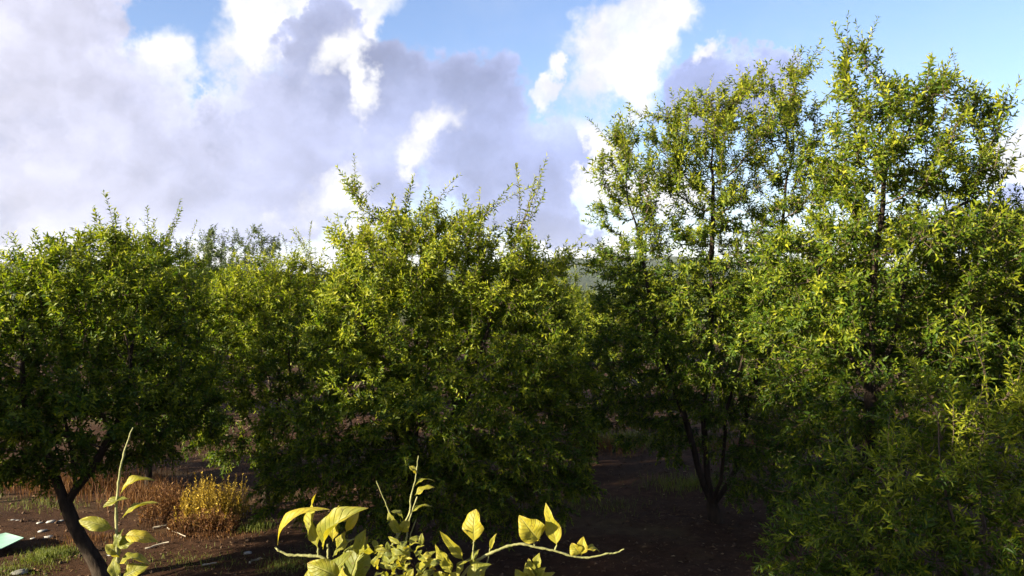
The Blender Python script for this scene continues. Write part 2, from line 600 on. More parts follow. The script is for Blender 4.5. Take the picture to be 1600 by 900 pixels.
def build_tree(name, label, base, blobs, scaffolds, seed, n_att=1100, step=0.12, kill=0.2, leaf_len=0.082, leaves_per_m=62,
               n_leaf=40000, leaf_w=0.36, fine=False, leaders=(), group=None, tint_shift=0.0, droop=0.5, mat=None, single=0, top_long=0.06, tip_r=0.0036,
               shoot_len=(0.10, 0.26), side_bald=0.0):
    """base: (x, y, z); blobs: ellipsoids (centre, radii, weight); scaffolds: polylines from the base"""
    r = np.random.default_rng(seed)
    base = np.array(base, float)
    # attraction points
    w = np.array([b[2] * np.prod(b[1]) ** (2 / 3) for b in blobs])
    cnt = np.maximum((w / w.sum() * n_att).astype(int), 5)
    A = []
    for (c, rad, _), k in zip(blobs, cnt):
        u = nrm(r.normal(0, 1, (k, 3))) * (r.random((k, 1)) ** 0.42)
        A.append(np.array(c) + u * np.array(rad))
    A = np.concatenate(A)
    A = A[A[:, 2] > 0.28]
    nodes, par = [], []
    trunk_end = None
    for si, sc in enumerate(scaffolds):
        pts = [np.array(p, float) for p in sc]
        prev = -1 if si == 0 else trunk_end
        start = 0 if si == 0 else 1
        if si > 0:
            pts[0] = nodes[trunk_end]
        for a, b in zip(pts[:-1], pts[1:]):
            m = max(2, int(np.linalg.norm(b - a) / step))
            for q in range(m):
                if si > 0 and q == 0 and a is pts[0]:
                    continue
                nodes.append(a + (b - a) * q / m + r.normal(0, 0.012, 3) * (1 if q else 0))
                par.append(prev)
                prev = len(nodes) - 1
        nodes.append(pts[-1])
        par.append(prev)
        if si == 0:
            trunk_end = len(nodes) - 1
    P, par = grow(nodes, par, A, step, kill, r)
    n = len(P)
    # radii by the pipe model
    E = 2.02
    acc = np.zeros(n)
    kids = [[] for _ in range(n)]
    rad = np.zeros(n)
    for i in range(n - 1, -1, -1):
        rad[i] = max(acc[i], tip_r ** E) ** (1 / E)
        if par[i] >= 0:
            acc[par[i]] += rad[i] ** E
            kids[par[i]].append(i)
    root = empty(name, tuple(base))
    tag(root, label, 'tree', group)
    twigs = Acc()
    dirs = np.zeros((n, 3))
    # chains
    stack = [(0, -1)]
    first = True
    while stack:
        s, p = stack.pop()
        chain = [s] if p < 0 else [p, s]
        rr = [rad[s]] if p < 0 else [rad[s] * 1.02, rad[s]]
        i = s
        while kids[i]:
            ks = sorted(kids[i], key=lambda q: -rad[q])
            for q in ks[1:]:
                stack.append((q, i))
            i = ks[0]
            chain.append(i)
            rr.append(rad[i])
        if len(chain) < 2:
            continue
        pts = P[chain]
        rr = np.array(rr)
        dirs[chain] = nrm(np.gradient(pts, axis=0))
        if len(pts) > 4:
            pts = pts.copy()
            pts[1:-1] = (pts[:-2] + 2 * pts[1:-1] + pts[2:]) / 4
        if first:
            # flare at the foot, sunk a little in the soil
            z = pts[:, 2] - base[2]
            rr = rr * (1 + 0.55 * np.exp(-np.maximum(z, 0) / 0.16))
            pts[0, 2] -= 0.08
            V, Q = tube(pts, rr, 10)
            part('trunk', V - base, Q, M_BARK, root, smooth=True)
            first = False
        elif rr[0] > 0.024:
            V, Q = tube(pts, rr, 7)
            part('limb', V - base, Q, M_BARK, root, smooth=True)
        else:
            V, Q = tube(pts, rr, 4 if rr[0] > 0.008 else 3)
            twigs.add(V, Q)
    # leafy shoots
    cand = np.where((rad < 0.011) & (np.arange(n) > len(nodes)))[0]
    want = max(1, int(n_leaf / (0.5 * (shoot_len[0] + shoot_len[1]) * leaves_per_m * 1.15)))
    # twigs low in the crown and inside carry fewer shoots than the sunny outside
    cand = np.sort(r.choice(cand, want, replace=True))
    cen = A.mean(0)
    top = np.percentile(A[:, 2], 97)
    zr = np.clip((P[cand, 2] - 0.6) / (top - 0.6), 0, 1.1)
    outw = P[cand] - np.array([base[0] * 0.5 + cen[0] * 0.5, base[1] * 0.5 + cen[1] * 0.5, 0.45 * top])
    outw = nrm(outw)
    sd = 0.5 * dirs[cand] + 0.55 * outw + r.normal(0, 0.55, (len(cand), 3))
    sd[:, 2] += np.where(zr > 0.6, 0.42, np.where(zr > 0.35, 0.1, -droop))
    sd = nrm(sd)
    sl = r.uniform(shoot_len[0], shoot_len[1], len(cand))
    longm = (zr > 0.68) & (r.random(len(cand)) < top_long)
    sl = np.where(longm, r.uniform(0.25, 0.55, len(cand)), sl)
    sd[longm] = nrm(sd[longm] + np.array([0, 0, 0.55]))
    S = P[cand]
    sag = np.where(zr > 0.6, 0.0, -0.35) + r.normal(0, 0.12, len(cand))
    for (tip, kk) in leaders:
        tip = np.array(tip)
        d = np.linalg.norm(P - tip, axis=1) + 0.8 * np.maximum(P[:, 2] - tip[2] + 0.25, 0)
        i = int(d.argmin())
        S = np.vstack([S, P[i]])
        sd = np.vstack([sd, nrm(tip - P[i])])
        sl = np.append(sl, np.linalg.norm(tip - P[i]))
        sag = np.append(sag, -0.05)
        zr = np.append(zr, 1.0)
    # shoots bend sideways
    lat = r.normal(0, 1, (len(S), 3)) * np.where(sl > 0.3, 0.30, 0.5)[:, None]
    lat -= sd * (lat * sd).sum(1, keepdims=True)
    lat *= np.minimum(1.0, 0.7 / np.maximum(sl, 0.05))[:, None]
    # shoot stems
    for a in range(len(S)):
        ts = np.array([0, 0.35, 0.7, 1.0]) if sl[a] > 0.3 else np.array([0, 1.0])
        tt = ts * sl[a]
        pts = S[a] + sd[a] * tt[:, None] + np.array([0, 0, 1.0]) * (sag[a] * tt ** 2)[:, None] + lat[a] * (tt ** 2)[:, None]
        r0 = min(0.0022 + 0.004 * sl[a], 0.007)
        V, Q = tube(pts, r0 * (1 - 0.8 * ts), 3)
        twigs.add(V, Q)
    V, F = twigs.get()
    tag(part('twigs', V - base, F, M_TWIG, root), kind='stuff')
    nl = np.maximum((sl * leaves_per_m * r.uniform(0.7, 1.2, len(sl))).astype(int), 5)
    big = sl > 0.8
    nl[big] = (nl[big] * 1.0).astype(int)
    idx = np.repeat(np.arange(len(S)), nl)
    k = np.concatenate([np.arange(q) for q in nl])
    t = (k + r.uniform(0.1, 0.9, len(k))) / nl[idx]
    t = t ** 0.8
    tt = t * sl[idx]
    pos = S[idx] + sd[idx] * tt[:, None]
    pos[:, 2] += sag[idx] * tt ** 2
    pos += lat[idx] * (tt ** 2)[:, None]
    dens = r.uniform(0.35, 1.0, len(S))[idx]
    ax = sd[idx]
    e1 = nrm(np.cross(ax, np.array([0.3, 0.4, 0.86])))
    e2 = np.cross(ax, e1)
    ph = k * 2.4 + r.uniform(0, 6.28, len(S))[idx]
    radial = e1 * np.cos(ph)[:, None] + e2 * np.sin(ph)[:, None]
    al = np.radians(78 - 50 * t + r.normal(0, 13, len(t)))
    D = ax * np.cos(al)[:, None] + radial * np.sin(al)[:, None]
    D[:, 2] -= 0.22
    N = ax * np.sin(al)[:, None] - radial * np.cos(al)[:, None] + r.normal(0, 0.35, D.shape)
    L = leaf_len * r.uniform(0.55, 1.2, len(t)) * (1 - 0.25 * t) * (0.72 + 0.45 * dens)
    W = L * leaf_w * r.uniform(0.83, 1.17, len(t))
    shoot_t = r.normal(0, 0.12, len(S))[idx]
    tint = np.clip(0.20 + 0.26 * t + 0.34 * np.clip(zr[idx] - 0.25, 0, 0.8) + shoot_t + r.normal(0, 0.12, len(t)) + tint_shift, 0, 1)  # yellower tips; lower crown darkened for leaf age and painted-in shade
    mat = mat or M_LEAF
    if single:
        # the leaves that show largest are objects of their own
        dcam = np.linalg.norm(pos - np.array([0, 0, CAM_Z]), axis=1)
        u = pos[:, 0] / pos[:, 1] * FPX + 800
        v = 450 - (pos[:, 2] - CAM_Z) / pos[:, 1] * FPX
        dcam[(u < 0) | (u > 1600) | (v < 0) | (v > 900)] += 50
        # in view means little else in front of it: prefer one leaf per small cell of directions
        cell = {}
        for i in np.argsort(dcam)[:6000]:
            key = (int(u[i] // 9), int(v[i] // 9))
            if key not in cell:
                cell[key] = i
            if len(cell) >= single:
                break
        pick = np.array(sorted(cell.values()))
        keep = np.ones(len(pos), bool)
        keep[pick] = False
        protos = []
        for tv in (0.3, 0.45, 0.6, 0.75):
            V, T, tn = leaf_mesh(np.zeros((1, 3)), np.array([[0, 1.0, 0]]), np.array([[0, 0, 1.0]]), np.array([1.0]), np.array([leaf_w]), np.array([tv]), True)
            protos.append(mesh_np('leaf', V, T, mat, {'tint': tn}))
        from mathutils import Matrix
        for i in pick:
            y = nrm(D[i])
            x = nrm(np.cross(y, N[i]))
            z = np.cross(x, y)
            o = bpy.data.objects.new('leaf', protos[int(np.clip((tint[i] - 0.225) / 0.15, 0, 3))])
            link(o, root)
            Mx = Matrix([[x[0], y[0], z[0], 0], [x[1], y[1], z[1], 0], [x[2], y[2], z[2], 0], [0, 0, 0, 1]])
            Mx = Matrix.Translation(Vector(pos[i] - base)) @ Mx @ Matrix.Scale(float(L[i]), 4)
            o.matrix_local = Mx
        pos, D, N, L, W, tint = pos[keep], D[keep], N[keep], L[keep], W[keep], tint[keep]
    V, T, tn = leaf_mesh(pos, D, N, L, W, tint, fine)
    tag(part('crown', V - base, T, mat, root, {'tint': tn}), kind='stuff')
    return root


def pxblob(d, lst):
    """(px, py, rx, ry, depth radius in m, depth offset, weight) -> ellipsoids in the plane of a tree d metres away"""
    out = []
    for (px, py, rx, ry, rd, off, w) in lst:
        dd = d + off
        out.append((at(px, py, dd), (rx / FPX * dd, rd, ry / FPX * dd), w))
    return out


def pxl(d, pts):
    return [at(a, b, d + (c[0] if c else 0)) for a, b, *c in pts]


def leaders(d, pts):
    return [(at(a, b, d + (c[0] if c else 0)), 1) for a, b, *c in pts]


# --- A: leaning trunk at the left
bA = on_ground(160, 905)
dA = bA[1]
build_tree('almond_tree', 'low almond tree with leaning forked dark trunk beside the pale green sheet', bA,
           pxblob(dA, [(60, 540, 190, 130, 1.5, 0, 1.0), (150, 470, 170, 105, 1.4, 0.2, 1.0), (30, 640, 150, 90, 1.2, -0.5, 0.8), (230, 590, 110, 110, 1.2, 0.2, 0.8),
                       (-90, 560, 150, 150, 1.3, 0.2, 0.7), (40, 700, 100, 60, 0.8, 0.3, 0.35), (160, 390, 55, 35, 0.6, 0.3, 0.25), (215, 690, 60, 50, 0.7, 0.6, 0.3), (-30, 700, 120, 60, 0.9, 0, 0.5), (90, 675, 150, 40, 0.6, -0.8, 0.7), (170, 640, 120, 60, 0.7, -0.7, 0.6), (20, 730, 90, 35, 0.5, -0.4, 0.35), (240, 680, 80, 50, 0.7, 0.4, 0.5), (150, 700, 70, 25, 0.5, 0.5, 0.3), (290, 640, 60, 70, 0.8, 0.6, 0.4)]),
           [[bA, bA + (-0.02, 0, 0.12), at(118, 825, dA), at(104, 790, dA)],
            [at(104, 790, dA), at(90, 755, dA), at(70, 715, dA), at(40, 640, dA - 0.2)],
            [at(104, 790, dA), at(120, 765, dA + 0.05), at(118, 740, dA + .1), at(108, 690, dA + 0.3)],
            [at(104, 790, dA), at(122, 760, dA), at(145, 730, dA - 0.1), at(190, 650, dA)]],
           11, n_att=2600, n_leaf=104000, tip_r=0.0042, leaders=leaders(dA, [(158, 322), (175, 335), (140, 335), (10, 372), (-20, 385), (60, 405)]))

# --- behind A, its thin trunk in the gap
bA2 = np.array([(232 - 800) / FPX * 13.4, 13.4, 0])
build_tree('almond_tree', 'almond tree with tall bare-tipped shoots behind the leaning forked tree', bA2,
           pxblob(13.4, [(225, 450, 110, 75, 1.4, 0, 1), (200, 530, 130, 70, 1.3, 0, 1), (290, 500, 80, 80, 1.2, 0, 0.8), (230, 400, 70, 35, 0.7, 0, 0.3), (240, 610, 110, 60, 1.2, 0, 0.9)]),
           [[bA2, bA2 + (0.02, 0, 0.9), bA2 + (-0.1, 0, 1.4)],
            [bA2 + (-0.1, 0, 1.4), bA2 + (-0.3, 0.2, 2.3)], [bA2 + (-0.1, 0, 1.4), bA2 + (0.35, -0.1, 2.4)]],
           12, n_att=1400, n_leaf=54000, leaders=leaders(13.4, [(238, 320), (232, 340), (296, 314), (288, 322), (304, 342), (215, 350), (270, 352), (345, 372)]))

# --- B: low tree between the left and the centre tree
bB = np.array([(415 - 800) / FPX * 12.6, 12.6, 0])
build_tree('almond_tree', 'low rounded almond tree between the leaning forked tree and the broad bushy tree', bB,
           pxblob(12.6, [(375, 690, 70, 40, 0.7, -0.3, 0.6), (300, 660, 70, 45, 0.8, 0.2, 0.5), (400, 480, 95, 75, 1.3, 0, 1), (375, 560, 90, 80, 1.3, -0.2, 1), (470, 540, 100, 100, 1.3, 0, 1), (430, 430, 60, 35, 0.8, 0, 0.4), (480, 450, 60, 50, 0.9, 0, 0.4), (360, 630, 70, 60, 0.8, -0.3, 0.6), (450, 650, 90, 60, 1.0, -0.3, 0.6), (290, 600, 60, 60, 0.9, 0.3, 0.4)]),
           [[bB, bB + (0.05, 0, 0.7)],
            [bB + (0.05, 0, 0.7), bB + (-0.3, -0.1, 1.5)], [bB + (0.05, 0, 0.7), bB + (0.4, 0, 1.6)], [bB + (0.05, 0, 0.7), bB + (0.1, 0.4, 1.7)]],
           13, n_att=1500, n_leaf=62000, leaders=leaders(12.6, [(440, 395), (400, 415)]), tint_shift=0.05)

# --- C2: sparse shoots standing behind B
bC2 = np.array([(480 - 800) / FPX * 16.5, 16.5, 0])
build_tree('almond_tree', 'thin almond tree with sparse upright leafy shoots behind the low rounded tree', bC2,
           pxblob(16.5, [(480, 470, 70, 45, 1.2, 0, 1), (485, 540, 90, 60, 1.2, 0, 1)]),
           [[bC2, bC2 + (0, 0, 1.0)], [bC2 + (0, 0, 1.0), bC2 + (-0.3, 0, 2.2)], [bC2 + (0, 0, 1.0), bC2 + (0.3, 0, 2.2)]],
           14, n_att=600, n_leaf=16000, leaders=leaders(16.5, [(466, 345), (470, 352), (490, 350), (492, 372), (458, 362), (480, 360), (463, 375), (496, 390)]))

# --- C: grey-green tree farther off
bC = np.array([(362 - 800) / FPX * 23, 23.0, 0])
build_tree('almond_tree', 'grey-green distant tree rising above the low rounded almond tree', bC,
           pxblob(23, [(330, 405, 45, 45, 1.0, 0, 1), (395, 405, 45, 42, 1.0, 0, 1), (362, 450, 90, 60, 1.4, 0, 1)]),
           [[bC, bC + (0, 0, 1.3)], [bC + (0, 0, 1.3), bC + (-0.5, 0, 3.0)], [bC + (0, 0, 1.3), bC + (0.5, 0, 3.0)]],
           15, n_att=900, n_leaf=26000, step=0.14, kill=0.22, leaf_len=0.095, mat=M_LEAF_FAR, leaders=leaders(23, [(330, 352), (407, 350), (435, 372), (310, 360), (385, 358)]))

# --- D: broad bushy tree in the middle
bD = np.array([(640 - 800) / FPX * 10.6, 10.6, 0])
build_tree('almond_tree', 'broad bushy almond tree with foliage down to the soil, behind the citrus shoots', bD,
           pxblob(10.6, [(640, 420, 120, 95, 1.3, 0, 1.0), (600, 520, 125, 110, 1.5, -0.2, 1.1), (760, 430, 105, 90, 1.3, 0.1, 0.9), (790, 540, 125, 110, 1.5, -0.1, 1.0), (690, 640, 190, 110, 1.5, -0.5, 1.1),
                         (530, 690, 130, 100, 1.0, -0.7, 0.8), (800, 700, 130, 100, 1.0, -0.7, 0.8), (660, 770, 200, 55, 0.9, -0.6, 0.6), (460, 740, 70, 75, 0.6, -0.6, 0.4), (870, 420, 40, 40, 0.5, 0.2, 0.25), (560, 350, 45, 50, 0.6, 0, 0.25), (860, 620, 80, 90, 0.9, 0, 0.5), (430, 770, 50, 50, 0.5, -0.6, 0.3), (880, 740, 60, 70, 0.6, -0.5, 0.4), (700, 740, 220, 70, 0.8, -0.9, 0.7), (580, 795, 140, 40, 0.5, -0.8, 0.5), (780, 795, 130, 45, 0.5, -0.8, 0.5)]),
           [[bD, bD + (0.0, 0, 0.55)],
            [bD + (0, 0, 0.55), at(610, 640, 10.6), at(585, 560, 10.5), at(560, 490, 10.5)],
            [bD + (0, 0, 0.55), at(640, 640, 10.7), at(650, 540, 10.8), at(655, 420, 10.8)],
            [bD + (0, 0, 0.55), at(700, 660, 10.6), at(740, 600, 10.5), at(770, 480, 10.5)],
            [bD + (0, 0, 0.55), at(680, 660, 11.2), at(700, 560, 11.4)],
            [bD + (0, 0, 0.55), at(650, 680, 10.0), at(660, 610, 9.6)]],
           16, n_att=3500, n_leaf=155000, tint_shift=0.08, top_long=0.08,
           leaders=leaders(10.6, [(540, 280), (552, 275), (566, 300), (592, 285), (634, 270), (642, 280), (668, 290), (692, 265), (700, 285), (738, 290), (755, 315), (795, 290), (818, 270), (828, 258), (850, 262), (862, 258),
                                  (845, 285), (882, 282), (870, 300), (770, 320), (905, 372), (520, 350)]))

# --- E: low tree in the gap right of D, in front of the hills
bE = np.array([(930 - 800) / FPX * 15.5, 15.5, 0])
build_tree('almond_tree', 'low dark almond tree between the broad bushy tree and the slender tall tree', bE,
           pxblob(15.5, [(930, 540, 90, 65, 1.4, 0, 1), (870, 560, 80, 60, 1.2, 0, 0.8), (1010, 540, 90, 70, 1.3, 0, 1), (950, 610, 120, 60, 1.2, -0.3, 1.0), (1040, 640, 90, 40, 0.9, -0.4, 0.5), (890, 640, 70, 40, 0.9, -0.3, 0.5)]),
           [[bE, bE + (0, 0, 0.8)], [bE + (0, 0, 0.8), bE + (-0.5, 0, 1.7)], [bE + (0, 0, 0.8), bE + (0.5, 0, 1.8)]],
           17, n_att=1300, n_leaf=52000)

# --- F: slender tall tree right of the gap
bF = on_ground(1118, 815)
dF = bF[1]
build_tree('almond_tree', 'slender tall almond tree with airy top and pale upright stem', bF,
           pxblob(dF, [(1010, 270, 75, 105, 1.0, 0, 1.0), (1090, 225, 70, 90, 1.0, 0, 0.95), (1180, 205, 80, 95, 1.1, 0, 1.0), (1245, 185, 50, 90, 0.8, 0, 0.6), (1255, 290, 60, 70, 0.9, 0, 0.5), (1130, 330, 130, 90, 1.2, 0, 0.7), (960, 320, 50, 65, 0.7, 0, 0.45),
                       (1000, 430, 90, 80, 1.2, 0, 1.0), (1130, 450, 140, 80, 1.4, 0, 1.3), (1020, 530, 110, 90, 1.3, -0.2, 1.2), (1150, 560, 150, 90, 1.4, -0.3, 1.2), (1060, 620, 110, 55, 1.0, -0.2, 0.6), (1210, 650, 90, 80, 1.0, -0.4, 0.7), (1230, 760, 80, 80, 0.8, -0.5, 0.6), (960, 590, 80, 70, 1.0, 0, 0.6), (1180, 700, 60, 60, 0.7, 0.3, 0.5), (1010, 650, 90, 50, 0.9, 0, 0.6), (1170, 770, 70, 50, 0.6, 0.1, 0.45), (1070, 690, 60, 35, 0.7, -0.2, 0.4)]),
           [[bF, bF + (-0.02, 0, 0.12), bF + (-0.05, 0, 0.22)],
            [bF, at(1104, 730, dF), at(1100, 640, dF), at(1110, 520, dF), at(1112, 400, dF), at(1114, 300, dF)],
            [bF, at(1150, 735, dF + .15), at(1165, 650, dF + .2), at(1200, 520, dF + .3), at(1225, 330, dF + .3)],
            [bF, at(1092, 735, dF - .2), at(1070, 650, dF - .2), at(1030, 540, dF - .2), at(1000, 380, dF - .1)],
            [bF, at(1128, 740, dF - .3), at(1135, 640, dF - .6), at(1160, 560, dF - .9)]],
           18, n_att=3200, n_leaf=112000, tint_shift=0.03, top_long=0.08,
           leaders=leaders(dF, [(975, 165), (988, 170), (1022, 150), (1048, 140), (1072, 140), (1110, 155), (1140, 115), (1165, 105), (1190, 130), (1215, 95), (1245, 80), (1265, 70), (1285, 75), (1290, 60), (910, 338), (935, 240), (955, 215), (918, 322)]))

# --- F2: second trunk row behind F
bF2 = np.array([(1215 - 800) / FPX * 15.0, 15.0, 0])
build_tree('almond_tree', 'shaded almond tree with crooked trunk behind the slender tall tree', bF2,
           pxblob(15.0, [(1230, 560, 120, 90, 1.4, 0, 1), (1330, 520, 100, 90, 1.3, 0, 0.9), (1180, 620, 80, 50, 1.0, 0, 0.5), (1290, 450, 120, 60, 1.2, 0, 0.7)]),
           [[bF2, bF2 + (-0.1, 0, 0.5), bF2 + (0.05, 0, 0.9)], [bF2 + (0, 0, 0.9), bF2 + (-0.6, 0, 1.9)], [bF2 + (0, 0, 0.9), bF2 + (0.7, 0, 2.0)], [bF2 + (0, 0, 0.9), bF2 + (0.1, 0.2, 2.2)]],
           19, n_att=1100, n_leaf=40000)

# --- G: the tallest tree, right
dG = 8.6
bG = np.array([(1345 - 800) / FPX * dG, dG, 0])
build_tree('almond_tree', 'tallest almond tree with dark central stem and wide-reaching crown above the smaller trees', bG,
           pxblob(dG, [(1350, 190, 45, 80, 0.7, 0, 0.55), (1335, 95, 26, 50, 0.35, 0, 0.25), (1430, 180, 80, 60, 0.8, 0, 0.75), (1510, 195, 62, 50, 0.7, 0, 0.6), (1410, 275, 110, 55, 1.0, 0, 0.85), (1510, 280, 75, 45, 0.8, 0, 0.6), (1310, 270, 50, 80, 0.9, 0, 0.6),
                       (1330, 390, 120, 70, 1.2, 0, 1.0), (1470, 400, 120, 70, 1.2, 0, 1.0), (1240, 440, 70, 80, 0.9, 0, 0.6), (1300, 510, 130, 70, 1.2, 0.2, 1.0), (1450, 520, 130, 80, 1.2, 0.3, 1.0), (1550, 440, 80, 100, 1.0, 0.2, 0.8),
                       (1320, 620, 110, 70, 1.0, 0.3, 0.7), (1400, 640, 120, 80, 0.9, -0.3, 0.9), (1280, 700, 90, 60, 0.7, 0, 0.6), (1400, 750, 120, 60, 0.7, -0.2, 0.6)]),
           [[bG, at(1350, 900, dG), at(1355, 760, dG), at(1360, 620, dG)],
            [at(1360, 620, dG), at(1362, 520, dG), at(1366, 420, dG), at(1376, 340, dG), at(1385, 260, dG)],
            [at(1360, 620, dG), at(1400, 520, dG), at(1425, 400, dG + .1), at(1480, 330, dG + .2), at(1545, 300, dG + .2)],
            [at(1360, 620, dG), at(1310, 520, dG - .1), at(1275, 420, dG - .2)],
            [at(1360, 620, dG), at(1350, 540, dG + .7), at(1340, 400, dG + .9)],
            [at(1360, 620, dG), at(1430, 560, dG - .4), at(1520, 480, dG - .3)]],
           20, n_att=2800, n_leaf=88000, leaf_len=0.08, top_long=0.08,
           leaders=leaders(dG, [(1308, 30), (1322, 18), (1330, 60), (1360, 48), (1345, 80), (1300, 95), (1395, 118), (1430, 120), (1460, 112), (1500, 110), (1495, 130), (1540, 140), (1545, 160), (1576, 165), (1578, 200), (1598, 238), (1560, 185), (1290, 150), (1380, 110)]))

# --- H: shaded tree at the right edge
bH = np.array([(1690 - 800) / FPX * 9.6, 9.6, 0])
build_tree('almond_tree', 'dark shaded almond tree beyond the wide-reaching tallest tree', bH,
           pxblob(9.6, [(1600, 360, 90, 60, 1.0, 0, 0.8), (1560, 460, 120, 80, 1.2, 0, 1), (1680, 400, 110, 90, 1.2, 0, 1), (1600, 560, 140, 100, 1.2, 0, 1), (1700, 600, 130, 120, 1.2, 0, 1), (1540, 350, 50, 40, 0.7, 0, 0.3)]),
           [[bH, bH + (0, 0, 0.7)], [bH + (0, 0, 0.7), at(1630, 620, 9.6), at(1570, 500, 9.5)], [bH + (0, 0, 0.7), at(1690, 600, 9.7), at(1690, 460, 9.7)], [bH + (0, 0, 0.7), at(1660, 640, 9.1), at(1650, 520, 9.0)]],
           21, n_att=1700, n_leaf=70000, tint_shift=-0.08, leaders=leaders(9.6, [(1590, 285), (1560, 300), (1610, 290)]))

# --- I: young tree near the camera, lower right
dI = 5.6
bI = np.array([(1500 - 800) / FPX * dI, dI, 0])
build_tree('almond_tree', 'young low almond tree with star-like leaf tufts in front of the wide-reaching tallest tree', bI,
           pxblob(dI, [(1530, 660, 70, 45, 0.4, 0, 0.7), (1450, 620, 35, 22, 0.2, 0, 0.2), (1500, 735, 130, 45, 0.5, 0, 0.8), (1390, 740, 70, 35, 0.4, 0, 0.4), (1400, 840, 110, 60, 0.5, 0, 0.7), (1540, 830, 110, 70, 0.6, 0, 0.8), (1300, 820, 60, 50, 0.4, 0.1, 0.35),
                       (1290, 890, 100, 50, 0.5, 0.2, 0.5), (1600, 660, 50, 60, 0.5, 0, 0.4), (1620, 770, 60, 80, 0.6, 0, 0.5), (1450, 960, 200, 90, 0.7, 0, 0.9)]),
           [[bI, bI + (0, 0, 0.6)],
            [bI + (0, 0, 0.6), at(1440, 900, dI), at(1405, 800, dI), at(1370, 730, dI)],
            [bI + (0, 0, 0.6), at(1510, 900, dI), at(1470, 740, dI - .05), at(1465, 640, dI)],
            [bI + (0, 0, 0.6), at(1540, 900, dI), at(1530, 720, dI), at(1545, 620, dI + .05)],
            [bI + (0, 0, 0.6), at(1570, 920, dI), at(1610, 780, dI)],
            [bI + (0, 0, 0.6), at(1400, 960, dI), at(1320, 860, dI + .1)]],
           22, n_att=1300, n_leaf=36000, step=0.09, kill=0.15, fine=True, leaf_len=0.074, leaves_per_m=85, leaf_w=0.24, single=290, tip_r=0.003, tint_shift=0.02,
           leaders=leaders(dI, [(1526, 478), (1522, 492), (1500, 530), (1592, 535), (1580, 560), (1412, 595), (1430, 560), (1325, 690), (1350, 780)]))


# --- orchard rows: far trees in view, and unseen trees added at left to cast shade across the scene
def copy_tree(src, loc, rz, sc, label, group):
    c = src.copy()
    link(c)
    c.location = loc
    c.rotation_euler = (0, 0, rz)
    c.scale = sc
    tag(c, label, 'tree', group)
    for ch in src.children:
        k = ch.copy()
        link(k, c)
    return c


def generic(seed, loc, label, group):
    b = np.array([0.0, 0.0, 0.0])
    rr = np.random.default_rng(seed)
    bl = []
    for k in range(9):
        a = k * 2.4
        rad = 0.3 + 0.85 * rr.random()
        bl.append(((math.cos(a) * rad, math.sin(a) * rad, 1.9 + 1.6 * rr.random()), (0.9, 0.9, 0.65), 1))
    t = build_tree('almond_tree', label, b, bl, [[(0, 0, 0), (0.03, 0, 0.45), (0.05, 0.02, 0.8)]] + [[(0, 0, 0.8), (math.cos(a) * 0.5, math.sin(a) * 0.5, 1.5), (math.cos(a) * 0.9, math.sin(a) * 0.9, 2.3)] for a in (0.3, 2.2, 4.3)],
                   seed, n_att=1200, n_leaf=45000, step=0.14, kill=0.22, leaf_len=0.085)
    t.location = loc
    return t


FAR = 'almond tree in the orchard rows far behind the nearer trees'
FARG = 'orchard rows in the distance'
SIDE = 'unseen almond tree added left of the view to shade the orchard'
SIDEG = 'unseen trees added for shade'
g1 = generic(41, (-15.5, 19.0, 0), FAR, FARG)
g2 = generic(42, (6.5, 20.5, 0), FAR, FARG)
rf = np.random.default_rng(5)
NEAR_NAMES = [(-400, 'left of the leaning forked tree'), (60, 'behind the leaning forked tree'), (330, 'behind the low rounded tree'), (560, 'behind the broad bushy tree'),
              (850, 'in line with the gap before the hills'), (1010, 'behind the slender tall tree'), (1230, 'behind the wide-reaching tallest tree'), (1500, 'beyond the dark shaded tree')]
ROWS = {0: 'first', 1: 'second', 2: 'third'}
used = set()
for (x, y) in [(-9.6, 19.5), (-4.2, 19.2), (0.8, 20.0), (11.5, 19.0), (16.5, 20), (-20, 25), (-13.5, 26), (-7.5, 26), (-2, 26.5), (4, 26), (9.5, 27), (15.5, 26), (21, 26),
               (-26, 33), (-18, 33), (-11, 34), (-4, 33), (3, 34), (10, 33), (17, 34), (24, 33)]:
    q = rf.uniform(0.88, 1.08)
    row = 0 if y < 23 else (1 if y < 30 else 2)
    px = x / y * FPX + 800
    where = [n for a, n in NEAR_NAMES if px >= a][-1]
    lab = 'almond tree in the %s far orchard row, %s' % (ROWS[row], where)
    copy_tree(g1 if rf.random() < 0.5 else g2, (x + rf.normal(0, 0.3), y + rf.normal(0, 0.3), 0), rf.uniform(0, 6.28), (q, q, q * rf.uniform(0.9, 1.05)), lab, FARG)
tag(g1, 'almond tree in the first far orchard row, left of the leaning forked tree')
tag(g2, 'almond tree in the first far orchard row, behind the shaded crooked tree')
for (x, y, s) in [(-8.6, 6.7, 1.0), (-10.3, 11.7, 1.0), (-5.7, 1.8, 1.36), (-6.9, 4.2, 1.36), (-9.2, 2.2, 1.15), (-12.0, 4.3, 1.2), (-13.4, 10.8, 1.15), (-8.6, -2.8, 1.0), (-13.0, 0.0, 1.1)]:
    copy_tree(g1 if rf.random() < 0.5 else g2, (x, y, 0), rf.uniform(0, 6.28), (s, s, s), SIDE, SIDEG)


